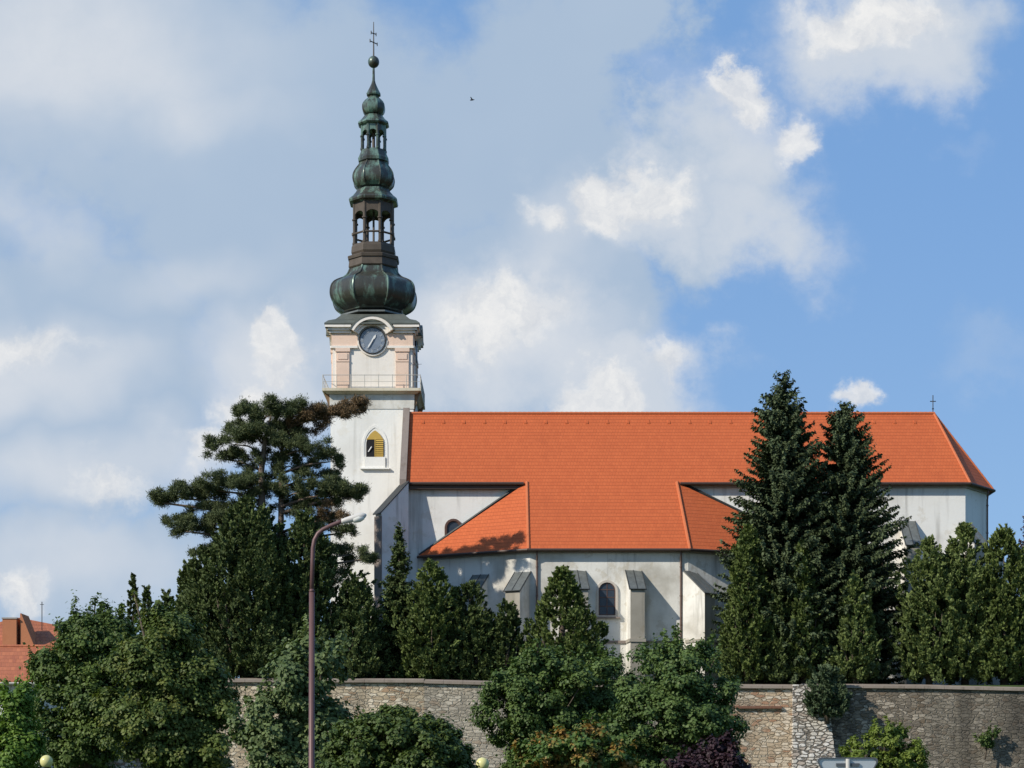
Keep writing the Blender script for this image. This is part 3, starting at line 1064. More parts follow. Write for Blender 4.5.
# low roof between stage and spire, with curved gables over the clocks
kr = MB()
hw = (ux1 - ux0) / 2 + .74
def ringsq(h, z): return [(SX - h, TY - h, z), (SX + h, TY - h, z), (SX + h, TY + h, z), (SX - h, TY + h, z)]
z_e = zf(325.6)
lv = [(hw, z_e), (hw, z_e + .10), (hw - .35, z_e + .42), (hw - 1.0, z_e + .70), (2.95, PZ(314.0, TY - 3.0))]
for (h0, za), (h1, zb) in zip(lv[:-1], lv[1:]):
    kr.hexa(ringsq(h0, za), ringsq(h1, zb))
spire_base = part(kr, 'tower_roof', M['roof_green'])
def eyebrow(mb, fr, hw_):
    n = 12
    for i in range(n):
        p, q_ = R(24) + R(132) * i / n, R(24) + R(132) * (i + 1) / n
        vs = []
        for o_, zz_ in ((.80, 0), (-1.6, 0)):
            for rr, aa in ((2.223, p), (2.38, p), (2.38, q_), (2.223, q_)):
                vs.append(fr(rr * math.cos(aa), o_, zc - .02 + (rr + .003) * math.sin(aa)))
        mb.hexa(vs[:4], vs[4:])
for mb in on_faces(eyebrow):
    part(mb, 'eyebrow_roof', M['roof_green'], spire_base)

# balcony -------------------------------------------------------------------
bal = MB()
bo = .74
bal.box(XT0 - bo, XT1 + bo, YT - bo, YT1 + bo, Zt(392.2), Zt(389.5))
balcony = part(bal, 'balcony', M['balcony'])
kb = MB()
def ringb(h, z): return [(XT0 - h, YT - h, z), (XT1 + h, YT - h, z), (XT1 + h, YT1 + h, z), (XT0 - h, YT1 + h, z)]
kb.hexa(ringb(.06, Zt(409)), ringb(.10, Zt(394.4)))
part(kb, 'balcony_cove', M['plaster'], balcony)
kb = MB()
kb.hexa(ringb(.28, Zt(394.4)), ringb(.55, Zt(392.25)))
part(kb, 'balcony_soffit', M['balcony'], balcony)
for (cx0, cy0) in ((XT0, YT), (XT1, YT), (XT1, YT1), (XT0, YT1)):
    sx = -1 if cx0 == XT0 else 1
    sy = -1 if cy0 == YT else 1
    ya_, yb_ = cy0 - sy * .02, cy0 - sy * .75
    cb = MB()
    cb.hexa([(cx0 + sx * .003, ya_, Zt(411)), (cx0 + sx * .06, ya_, Zt(411)), (cx0 + sx * .06, yb_, Zt(411)), (cx0 + sx * .003, yb_, Zt(411))],
            [(cx0 + sx * .003, ya_, Zt(392.3)), (cx0 + sx * .60, ya_, Zt(392.3)), (cx0 + sx * .60, yb_, Zt(392.3)), (cx0 + sx * .003, yb_, Zt(392.3))])
    part(cb, 'corbel', M['corbel'], balcony)
rl = MB()
ro = bo - .06
cor = [(XT0 - ro, YT - ro), (XT1 + ro, YT - ro), (XT1 + ro, YT1 + ro), (XT0 - ro, YT1 + ro)]
zf0, zf1 = Zt(389.5), Zt(376.5)
for i in range(4):
    a = Vector((*cor[i], 0)); b_ = Vector((*cor[(i + 1) % 4], 0))
    for kz in (zf1, (zf0 + zf1) / 2):
        rl.tube([a + Vector((0, 0, kz)), b_ + Vector((0, 0, kz))], .032 if kz == zf1 else .018, 6)
    for j in range(7):
        p = a.lerp(b_, j / 7)
        rl.tube([p + Vector((0, 0, zf0)), p + Vector((0, 0, zf1 + .05))], .034, 6)
part(rl, 'railing', M['iron'], balcony)
# aerial on the balcony corner and cable across the clock stage
an = MB()
an.tube([(XT1 + .35, YT - .4, zf0), (XT1 + .35, YT - .4, Zt(362))], .025, 5)
an.tube([(XT1 - .3, YT - .4, Zt(366)), (XT1 + .8, YT - .4, Zt(365))], .018, 5)
part(an, 'aerial', M['dark_iron'], balcony)

# belfry window ----------------------------------------------------------------
cxw = PX(375, YT)
nsur = MB()
ring(nsur, arch(cxw, Zt(468), Zt(424.5), 1.22, 14, True), arch(cxw, Zt(467) , Zt(427.5), 1.0, 14, True), YT - .045, YT - .002)
bw = part(nsur, 'belfry_window', M['plaster_tower'])
sp = MB()
sp.facade(arch(cxw, Zt(457), Zt(430.5), .84, 14, True), YT - .06, YT - .003)
part(sp, 'dark_opening', M['black'], bw)
lv_ = MB()
ol = arch(cxw, Zt(457), Zt(430.5), .838, 14, True)
# ochre boards: right half full height, and head
top = [p for p in ol if p[1] >= Zt(439.5)]
lv_.facade([(cxw - .83, Zt(439.6)), (cxw + .83, Zt(439.6))] + [p for p in ol[2:] if p[1] > Zt(439.6)], YT - .09, YT - .062)
for i in range(9):
    z0 = Zt(457) + i * (Zt(439.8) - Zt(457)) / 9
    lv_.hexa([(cxw + .02, YT - .14, z0 + .01), (cxw + .80, YT - .14, z0 + .01), (cxw + .80, YT - .065, z0 + .09), (cxw + .02, YT - .065, z0 + .09)],
             [(cxw + .02, YT - .14, z0 + .06), (cxw + .80, YT - .14, z0 + .06), (cxw + .80, YT - .065, z0 + .165), (cxw + .02, YT - .065, z0 + .165)])
lv_.box(cxw - .03, cxw + .05, YT - .15, YT - .061, Zt(457), Zt(439.6))
part(lv_, 'louvre', M['ochre'], bw)
sil = MB()
sil.box(cxw - 1.4, cxw + 1.4, YT - .28, YT - .003, Zt(469.4), Zt(468))
sil.box(cxw - .98, cxw + .98, YT - .16, YT - .004, Zt(467.9), Zt(457.2))
part(sil, 'sill', M['plaster_tower'], bw)
bell = MB()
bell.tube([(cxw - .62, YT - .10, Zt(452)), (cxw - .3, YT - .14, Zt(447))], .06, 6)
part(bell, 'tilted_slat', M['white_paint'], bw)

# spire -------------------------------------------------------------------------
sc_ = TY / F
zs_ = lambda py: PZ(py, TY)
def prof(l, c=.6): return [(PZ(py, TY - c * hwp * sc_), hwp * sc_ * 1.035) for py, hwp in l]

def fine_prof(l):
    out = []
    n = len(l)
    for i in range(n - 1):
        p0, p1, p2, p3 = (np.array(l[max(0, min(n - 1, j))]) for j in (i - 1, i, i + 1, i + 2))
        for t in (0, .25, .5, .75):
            q = .5 * (2 * p1 + (p2 - p0) * t + (2 * p0 - 5 * p1 + 4 * p2 - p3) * t * t + (3 * p1 - p0 - 3 * p2 + p3) * t ** 3)
            out.append((float(q[0]), float(q[1])))
    return out + [l[-1]]


def oct_(l, name, mt, parent, n=8):
    mb = MB()
    on = 'onion' in name or name == 'spire'
    mb.lathe(TX, TY, prof(fine_prof(l), .1) if on else prof(l), n)
    return part(mb, name, mt, parent)

onion = oct_([(313.5, 30), (312.2, 30.5), (311, 32.3), (308.5, 36.5), (304.4, 40.8), (298.5, 43.2), (293, 43.5), (288, 42.4), (284.5, 40), (282, 36), (279.5, 30.5), (276, 26.6), (271, 24.2), (268, 23.4)], 'spire', M['copper_dark'], church)
oct_([(314.2, 33.5), (312.6, 33.5), (312.4, 30.5)], 'spire_base_ring', M['sheet'], onion)
# ribs on the hips of the onion
def ribs(l, r, parent):
    for k_ in range(8):
        mb = MB()
        t = math.pi / 8 + k_ * math.pi / 4
        pts = [(TX + rr * math.cos(t), TY + rr * math.sin(t), z) for z, rr in prof(fine_prof(l), .1)]
        mb.tube(pts, r, 6)
        part(mb, 'rib', M['copper'], parent)
ribs([(311, 32.3), (308.5, 36.5), (304.4, 40.8), (298.5, 43.2), (293, 43.5), (288, 42.4), (284.5, 40), (282, 36), (279.5, 30.5), (276, 26.6), (271, 24.2), (268, 23.4)], .09, onion)
oct_([(267, 22), (266.8, 24.6), (265.5, 25.4), (258.5, 24.6), (258, 25.8), (255.2, 26.3), (254.6, 25.8), (254.2, 22)], 'moulding', M['rust_copper'], onion)
oct_([(254.1, 21.5), (251.5, 22.6), (246, 22.3), (243.4, 21)], 'lantern_sill', M['rust_copper'], onion)

def lantern(z_bot, z_top, hwp, colr, archdrop, mt, railing=None):
    mb = MB()
    r = hwp * sc_ * 1.035
    zb, zt = PZ(z_bot, TY - .6 * r), PZ(z_top, TY - .6 * r)
    for k_ in range(8):
        t = math.pi / 8 + k_ * math.pi / 4
        x, y = TX + r * .955 * math.cos(t), TY + r * .955 * math.sin(t)
        mb = MB()
        mb.lathe(x, y, [(zb - .02, colr * 1.35), (zb + .18, colr * 1.3), (zb + .2, colr), (zt - archdrop - .1, colr), (zt - archdrop - .08, colr * 1.5), (zt - archdrop + .05, colr * 1.5), (zt - archdrop + .07, colr), (zt, colr)], 8)
        part(mb, 'lantern_column', mt, onion)
    # arched heads between the columns
    ah = MB()
    for k_ in range(8):
        t0, t1 = math.pi / 8 + k_ * math.pi / 4, math.pi / 8 + (k_ + 1) * math.pi / 4
        a = Vector((TX + r * math.cos(t0), TY + r * math.sin(t0), 0)); b_ = Vector((TX + r * math.cos(t1), TY + r * math.sin(t1), 0))
        nrm = ((a + b_) / 2 - Vector((TX, TY, 0))).normalized()
        L = (b_ - a).length
        u = (b_ - a).normalized()
        n = 8
        for i in range(n):
            u0, u1 = i / n, (i + 1) / n
            def zz_(q_): return zt - archdrop + math.sqrt(max(0, 1 - (2 * q_ - 1) ** 2)) * archdrop * .46
            def pt_(q_, z, o_): return a + u * (L * q_) + nrm * o_ + Vector((0, 0, z))
            ah.hexa([pt_(u0, zz_(u0), -.14), pt_(u1, zz_(u1), -.14), pt_(u1, zt, -.14), pt_(u0, zt, -.14)],
                    [pt_(u0, zz_(u0), 0), pt_(u1, zz_(u1), 0), pt_(u1, zt, 0), pt_(u0, zt, 0)])
    part(ah, 'lantern_arches', mt, onion)
    if railing:
        rr = MB()
        zr = PZ(railing, TY - .8 * r)
        for k_ in range(8):
            t0, t1 = math.pi / 8 + k_ * math.pi / 4, math.pi / 8 + (k_ + 1) * math.pi / 4
            p0 = (TX + r * 1.04 * math.cos(t0), TY + r * 1.04 * math.sin(t0), zr); p1 = (TX + r * 1.04 * math.cos(t1), TY + r * 1.04 * math.sin(t1), zr)
            rr.tube([p0, p1], .10, 6)
            rr.tube([(p0[0], p0[1], zr - .12), (p0[0], p0[1], zr + .12)], .13, 6)
        part(rr, 'lantern_rail', mt, onion)

lantern(243.5, 202, 20.2, .17, 1.62, M['rust_copper'], 232)
oct_([(209, 19.5), (203, 19.6), (201.5, 21.5), (200, 24.6), (198, 25.2), (196.5, 24.6), (194, 21), (191, 18), (188, 16.3)], 'lantern_cornice', M['copper'], onion)
oct_([(188.2, 16.5), (186.5, 18.2), (184, 20), (180, 21), (176, 20.8), (172, 19.2), (168.5, 16.8), (165.5, 14.7), (161, 13)], 'second_onion', M['copper'], onion)
ribs([(188.2, 16.5), (186.5, 18.2), (184, 20), (180, 21), (176, 20.8), (172, 19.2), (168.5, 16.8), (165.5, 14.7), (161, 13)], .06, onion)
oct_([(161.1, 13.5), (160, 15.4), (157, 15.8), (155, 14.6), (151, 13), (148.9, 12.6)], 'moulding', M['copper'], onion)
lantern(149, 123.5, 12.2, .14, 1.15, M['copper'])
core = MB()
core.lathe(TX, TY, [(zs_(149), .16), (zs_(122), .16)], 6)
part(core, 'spire_post', M['rust_copper'], onion)
core = MB()
core.lathe(TX, TY, [(zs_(243), .12), (zs_(207), .12)], 6)
part(core, 'spire_post', M['rust_copper'], onion)
oct_([(129, 11.6), (124.5, 12), (123.5, 14.6), (122, 15.9), (120.5, 15.4), (118, 12), (114.5, 9)], 'lantern_cornice', M['copper'], onion)
oct_([(114.7, 8.5), (113.4, 10), (111, 11.3), (108, 11.8), (104.5, 11.3), (101, 9), (98, 5.8), (95, 4.2)], 'third_onion', M['copper'], onion)
oct_([(95.2, 5), (94.2, 7), (92.8, 7.3), (91, 6.2), (87, 4), (83.5, 2.3), (80, 1.4), (68, 1.1)], 'spire_tip', M['copper'], onion)
bl = MB()
bl.lathe(TX, TY, [(zs_(62) + .58 * math.sin(R(a)), max(.03, .56 * math.cos(R(a)))) for a in range(-90, 91, 15)], 16)
part(bl, 'ball', M['copper_dark'], onion, smooth=True)
cr = MB()
cr.tube([(TX, TY, zs_(57)), (TX, TY, zs_(22))], [.085, .04], 6)
ca = Vector((math.cos(R(68)), math.sin(R(68)), 0))
for py, L in ((33.5, .55), (42.5, .80)):
    z = zs_(py)
    c0 = Vector((TX, TY, z))
    cr.tube([c0 - ca * L + Vector((0, 0, -.12)), c0 + ca * L + Vector((0, 0, .12))], .05, 6)
    for sg in (-1, 1):
        p = c0 + ca * (L * sg)
        cr.tube([p + Vector((0, 0, -.16 + .1 * sg)), p + Vector((0, 0, .16 + .1 * sg))], .05, 6)
part(cr, 'cross', M['dark_iron'], onion)

# ------------------------------------------------------------------ retaining wall
YWL = 166.0
wall = thing('retaining_wall', 'tall rubble stone retaining wall with concrete coping below the church', 'wall', (PX(560, YWL), YWL, 4))
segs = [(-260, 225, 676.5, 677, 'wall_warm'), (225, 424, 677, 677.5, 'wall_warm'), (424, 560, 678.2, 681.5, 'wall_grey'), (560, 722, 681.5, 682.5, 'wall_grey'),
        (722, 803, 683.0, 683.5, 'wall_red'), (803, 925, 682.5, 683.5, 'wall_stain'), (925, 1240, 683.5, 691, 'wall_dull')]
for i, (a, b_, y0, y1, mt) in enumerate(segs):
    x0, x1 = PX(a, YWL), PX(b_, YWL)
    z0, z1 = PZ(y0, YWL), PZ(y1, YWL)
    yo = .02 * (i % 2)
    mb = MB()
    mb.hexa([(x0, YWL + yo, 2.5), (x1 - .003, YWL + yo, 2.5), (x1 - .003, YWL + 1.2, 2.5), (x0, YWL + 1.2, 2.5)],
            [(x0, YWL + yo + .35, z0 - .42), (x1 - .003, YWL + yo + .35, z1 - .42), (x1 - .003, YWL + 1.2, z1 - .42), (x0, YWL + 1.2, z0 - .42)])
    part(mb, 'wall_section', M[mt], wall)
    cpm = MB()
    n = max(1, int((x1 - x0) / 1.6))
    for j in range(n):
        xa, xb = x0 + (x1 - x0) * j / n, x0 + (x1 - x0) * (j + 1) / n - .02
        za, zb = z0 + (z1 - z0) * j / n, z0 + (z1 - z0) * (j + 1) / n
        cpm.hexa([(xa, YWL + .08, za - .415), (xb, YWL + .08, zb - .415), (xb, YWL + 1.4, zb - .415), (xa, YWL + 1.4, za - .415)],
                 [(xa, YWL + .08, za - .2), (xb, YWL + .08, zb - .2), (xb, YWL + 1.4, zb), (xa, YWL + 1.4, za)])
    part(cpm, 'coping', M['coping'], wall)
def pier(pa, pb, ytop, mt, out, spread):
    x0, x1 = PX(pa, YWL), PX(pb, YWL)
    zt = PZ(ytop, YWL)
    mb = MB()
    mb.hexa([(x0 - spread * .2, YWL - out, 2.5), (x1 + spread, YWL - out, 2.5), (x1 + spread, YWL + .3, 2.5), (x0 - spread * .2, YWL + .3, 2.5)],
            [(x0, YWL - .12, zt), (x1, YWL - .12, zt), (x1, YWL + .34, zt), (x0, YWL + .34, zt)])
    part(mb, 'wall_buttress', M[mt], wall)
pier(793, 826, 684.5, 'pier_stone', 1.5, .9)
bb = MB()
bb.box(PX(735, YWL), PX(782, YWL), YWL + .0, YWL + .6, PZ(708.5, YWL), PZ(706, YWL))
part(bb, 'brick_band', M['brick_band'], wall)

# ------------------------------------------------------------------ houses at the left edge
YH = 140
h1 = thing('house', 'low white house with an old red tiled roof at the left edge', 'house', (PX(0, YH), YH, terrain(YH)), 'houses at the left edge')
hx0, hx1 = PX(-80, YH), PX(46, YH)
ez, rz = PZ(682, YH - 1), PZ(646, YH + 3.4)
mb = MB()
mb.box(hx0, hx1 - .3, YH - .5, YH + 8, 0, ez + .1)
part(mb, 'wall', M['plaster'], h1)
mb = MB()
for s2 in (0, 1):
    ye = YH - 1.0 if s2 == 0 else YH + 8.5
    ym = YH + 3.75
    pts = [(hx0, ye, ez), (hx1, ye, ez), (hx1, ym, rz), (hx0, ym, rz)]
    mb.hexa([Vector(p) - Vector((0, 0, .15)) for p in pts], pts)
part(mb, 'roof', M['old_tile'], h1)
mb = MB()
mb.tube([(hx0, YH + 3.75, rz + .02), (hx1, YH + 3.75, rz + .02)], .12, 6)
part(mb, 'ridge_tiles', M['old_tile'], h1)
mb = MB()
mb.tube([(hx0, YH - 1.1, ez - .1), (hx1, YH - 1.1, ez - .1)], .09, 6)
part(mb, 'gutter', M['iron'], h1)
# small white dormer with tiled top
dxm = PX(38, YH - 1)
mb = MB()
mb.facade([(dxm - .55, ez + .2), (dxm + .75, ez + .2), (dxm + .75, ez + .75), (dxm + .1, ez + 1.2), (dxm - .55, ez + .75)], YH - .7, YH + 2.0)
dm = part(mb, 'dormer', M['white_paint'], h1)
mb = MB()
for sg in (-1, 1):
    pts = [(dxm + .1, YH - .85, ez + 1.3), (dxm + .1, YH + 2.2, ez + 1.3), (dxm + .1 + sg * .85, YH + 2.2, ez + .72), (dxm + .1 + sg * .85, YH - .85, ez + .72)]
    mb.hexa([Vector(p) - Vector((0, 0, .08)) for p in pts], pts)
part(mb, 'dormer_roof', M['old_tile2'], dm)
mb = MB()
mb.box(PX(12, YH), PX(20, YH), YH - .56, YH - .505, ez - 1.9, ez - .7)
wn = part(mb, 'window', M['glass'], h1)
mb = MB()
mb.box(PX(10.5, YH), PX(21.5, YH), YH - .55, YH - .502, ez - 2.05, ez - 1.905)
part(mb, 'sill', M['white_paint'], wn)

YH2 = 158
h2 = thing('house', 'taller orange rendered house with a big stack and steep red roof behind the low house', 'house', (PX(20, YH2), YH2, terrain(YH2)), 'houses at the left edge')
bx0, bx1 = PX(-120, YH2), PX(70, YH2)
mb = MB()
zr1, zr2 = PZ(650, YH2), PZ(617, YH2 + 4)
mb.box(bx0, bx1 - .3, YH2, YH2 + 9, 2, zr1)
part(mb, 'wall', M['render_orange'], h2)
mb = MB()
rx = PX(19, YH2 + 4.5)
for pts in ([(bx0, YH2 - .6, zr1), (bx1, YH2 - .6, zr1), (PX(52, YH2 + 4), YH2 + 4.5, zr2 - .55), (rx, YH2 + 4.5, zr2)], [(bx0, YH2 + 9.6, zr1), (bx0, YH2 - .6, zr1), (rx, YH2 + 4.5, zr2)],
            [(bx1, YH2 - .6, zr1), (bx1, YH2 + 9.6, zr1), (PX(52, YH2 + 4), YH2 + 4.5, zr2 - .55)]):
    mb.hexa([Vector(p) - Vector((0, 0, .15)) for p in pts], pts)
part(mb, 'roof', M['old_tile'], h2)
mb = MB()
mb.hexa([(PX(21, YH2), YH2 - .3, zr1 - .4), (PX(38.5, YH2), YH2 - .3, zr1 - .4), (PX(38.5, YH2), YH2 + 2, zr1 - .4), (PX(21, YH2), YH2 + 2, zr1 - .4)],
        [(PX(21, YH2), YH2 - .3, zr2 - .1), (PX(22, YH2), YH2 - .3, zr2 - .1), (PX(22, YH2), YH2 + 2.2, zr2 - .1), (PX(21, YH2), YH2 + 2.2, zr2 - .1)])
part(mb, 'gable', M['render_orange'], h2)
mb = MB()
mb.box(PX(4, YH2), PX(18, YH2), YH2 - .5, YH2 + 1.6, zr1 - 1, PZ(619.5, YH2))
ch = part(mb, 'chimney', M['render_orange'], h2)
mb = MB()
mb.box(PX(3.4, YH2), PX(18.6, YH2), YH2 - .56, YH2 + 1.66, PZ(619.4, YH2), PZ(618, YH2))
part(mb, 'chimney_cap', M['grey_plaster'], ch)
mb = MB()
mb.tube([(PX(33, YH2), YH2 + 3, zr1), (PX(33, YH2), YH2 + 3, PZ(598, YH2))], .035, 5)
mb.box(PX(31, YH2), PX(35, YH2), YH2 + 2.98, YH2 + 3.02, PZ(601, YH2), PZ(600.5, YH2))
part(mb, 'aerial', M['dark_iron'], h2)

# ------------------------------------------------------------------ street furniture
YL = 51.0
lamp = thing('street_lamp', 'tall mauve brown street lamp with a curved arm and white head', 'street lamp', (PX(311.5, YL), YL, 0))
mb = MB()
x0 = PX(311.5, YL)
mb.tube([(x0, YL, 0), (x0, YL, .9), (x0, YL, 1.0), (x0 + .01, YL, PZ(592, YL))], [.115, .115, .08, .072], 14)
mb.tube([(x0 + .01, YL, PZ(592, YL)), (x0 + .01, YL, PZ(589, YL))], [.076, .055], 14)
part(mb, 'post', M['pole'], lamp, smooth=True)
mb = MB()
pts = []
for px, py in ((311.8, 591), (312.6, 560), (313.0, 548), (314.5, 540), (318, 533.5), (323, 529.5), (330, 526), (338, 522.8), (346, 519.8)):
    p = P(px, py, YL)
    pts.append(p)
mb.tube(pts, .055, 12)
part(mb, 'arm', M['pole'], lamp, smooth=True)
hd = MB()
p0, p1 = P(341, 521.8, YL), P(366.5, 514.8, YL)
d = (p1 - p0).normalized()
prof_h = [(0, .05), (.06, .065), (.2, .075), (.45, .09), (.75, .095), (.92, .07), (1.0, .02)]
hd.tube([p0.lerp(p1, t) for t, r in prof_h], [r for t, r in prof_h], 12)
head = part(hd, 'lamp_head', M['lamp_grey'], lamp, smooth=True)
ln2 = MB()
pr = [(.40, .03), (.5, .09), (.72, .105), (.88, .07), (.93, .02)]
ln2.tube([p0.lerp(p1, t) + Vector((0, 0, -.035)) for t, r in pr], [r for t, r in pr], 10)
part(ln2, 'lens', M['lens'], head, smooth=True)

def make_globe(px, py, Y, label):
    x, z = PX(px, Y), PZ(py, Y)
    t = thing('globe_lamp', label, 'lamp', (x, Y, 0), 'globe lamps along the square')
    mb = MB()
    mb.lathe(x, Y, [(z + .26 * math.sin(R(a)), max(.01, .26 * math.cos(R(a)))) for a in range(-90, 91, 10)], 24)
    part(mb, 'globe', M['globe'], t, smooth=True)
    mb = MB()
    mb.tube([(x, Y, 0), (x, Y, .5), (x, Y, .55), (x, Y, z - .30)], [.09, .09, .045, .045], 12)
    part(mb, 'post', M['dark_iron'], t, smooth=True)
    mb = MB()
    mb.lathe(x, Y, [(z - .36, .05), (z - .30, .10), (z - .23, .13), (z - .22, .05)], 16)
    part(mb, 'collar', M['dark_iron'], t)
    return t
gl = make_globe(46.5, 761.5, 80, 'yellowish globe lamp in front of the big maple, the left one of two')
g2 = gl.copy()
COL.objects.link(g2)
g2.location = (PX(482.5, 78), 78, PZ(764, 78) - PZ(761.5, 80))
g2['label'] = 'yellowish globe lamp beside the round clipped bush, the right one of two'
for ch_ in list(gl.children):
    c_ = ch_.copy()
    COL.objects.link(c_)
    c_.parent = g2

YS = 27.5
sx_, sz_ = PX(847.5, YS), PZ(757.5, YS)
sg = thing('give_way_sign', 'grey back of a triangular give way sign before the stone wall', 'road sign', (sx_, YS, 0))
def tri(h, r=.05):
    """rounded triangle, point down; h half side"""
    cs = [Vector((-h, 0)), Vector((h, 0)), Vector((0, -h * math.sqrt(3)))]
    cen = (cs[0] + cs[1] + cs[2]) / 3
    pts = []
    for i, c_ in enumerate(cs):
        inn = c_ + (cen - c_).normalized() * (2 * r)
        base = [150, 30, 270][i]
        for a in (60, 30, 0, -30, -60):
            ang = R(base + a)
            pts.append(inn + Vector((math.cos(ang), math.sin(ang))) * r)
    return pts
t1 = tri(.452)
mb = MB()
n = len(t1)
mb.hexa([(sx_ + p.x, YS + .012, sz_ + p.y) for p in t1], [(sx_ + p.x, YS - .004, sz_ + p.y) for p in t1])
part(mb, 'plate', M['sign_back'], sg)
rim = MB()
t2 = tri(.425, .045)
t2 = [p - Vector((0, .016)) for p in t2]
for i in range(n):
    j = (i + 1) % n
    q4 = [t1[i], t1[j], t2[j], t2[i]]
    rim.hexa([(sx_ + p.x, YS - .004, sz_ + p.y) for p in q4], [(sx_ + p.x, YS - .03, sz_ + p.y) for p in q4])
part(rim, 'rim', M['sign_rim'], sg)
mb = MB()
mb.tube([(sx_, YS - .04, 0), (sx_, YS - .04, sz_ - .02)], .030, 12)
part(mb, 'post', M['lamp_grey'], sg)
mb = MB()
for dz_ in (-.10, -.55):
    mb.box(sx_ - .16, sx_ + .16, YS - .036, YS - .0045, sz_ + dz_ - .02, sz_ + dz_ + .02)
part(mb, 'bracket', M['sign_rim'], sg)

# bird high in the sky
bp = P(472, 100, 110)
mb = MB()
mb.tube([bp + Vector((-.12, 0, -.01)), bp + Vector((-.05, 0, .0)), bp + Vector((.05, 0, .01)), bp + Vector((.14, 0, .02))], [.008, .04, .035, .01], 8)
mb.hexa([bp + Vector((-.03, 0, .02)), bp + Vector((.05, 0, .02)), bp + Vector((-.05, -.20, .09)), bp + Vector((-.09, -.19, .09))], [bp + Vector((-.03, 0, .03)), bp + Vector((.05, 0, .03)), bp + Vector((-.05, -.20, .10)), bp + Vector((-.09, -.19, .10))])
mb.hexa([bp + Vector((-.03, 0, .02)), bp + Vector((.05, 0, .02)), bp + Vector((-.05, .20, .09)), bp + Vector((-.09, .19, .09))], [bp + Vector((-.03, 0, .03)), bp + Vector((.05, 0, .03)), bp + Vector((-.05, .20, .10)), bp + Vector((-.09, .19, .10))])
o = mb.build('bird', M['bird'], None, loc=tuple(bp))
tag(o, 'tiny dark bird flying in the sky right of the spire', 'bird')


# ------------------------------------------------------------------ foliage
def unit(a):
    return a / np.maximum(1e-9, np.linalg.norm(a, axis=1, keepdims=True))


def leaf_obj(name, C, D, N, L, Wd, tint, mt, parent):
    """one mesh of kite-shaped leaves / sprays"""
    n = len(C)
    D = unit(D)
    side = unit(np.cross(D, N))
    nn = np.cross(side, D)
    L = np.broadcast_to(L, (n,))[:, None]
    Wd = np.broadcast_to(Wd, (n,))[:, None]
    v = np.empty((n, 4, 3))
    v[:, 0] = C
    v[:, 1] = C + D * L * .48 + side * Wd + nn * Wd * .25
    v[:, 2] = C + D * L
    v[:, 3] = C + D * L * .48 - side * Wd + nn * Wd * .25
    v = v.reshape(-1, 3) - np.array(rootloc(parent))
    me = bpy.data.meshes.new(name)
    me.vertices.add(4 * n)
    me.vertices.foreach_set('co', v.astype(np.float32).ravel())
    me.loops.add(4 * n)
    me.loops.foreach_set('vertex_index', np.arange(4 * n, dtype=np.int32))
    me.polygons.add(n)
    me.polygons.foreach_set('loop_start', np.arange(0, 4 * n, 4, dtype=np.int32))
    at = me.attributes.new('tint', 'FLOAT', 'FACE')
    at.data.foreach_set('value', np.clip(tint, 0, 1).astype(np.float32))
    me.update(calc_edges=True)
    me.validate()
    return link_mesh(me, name, mt, parent)


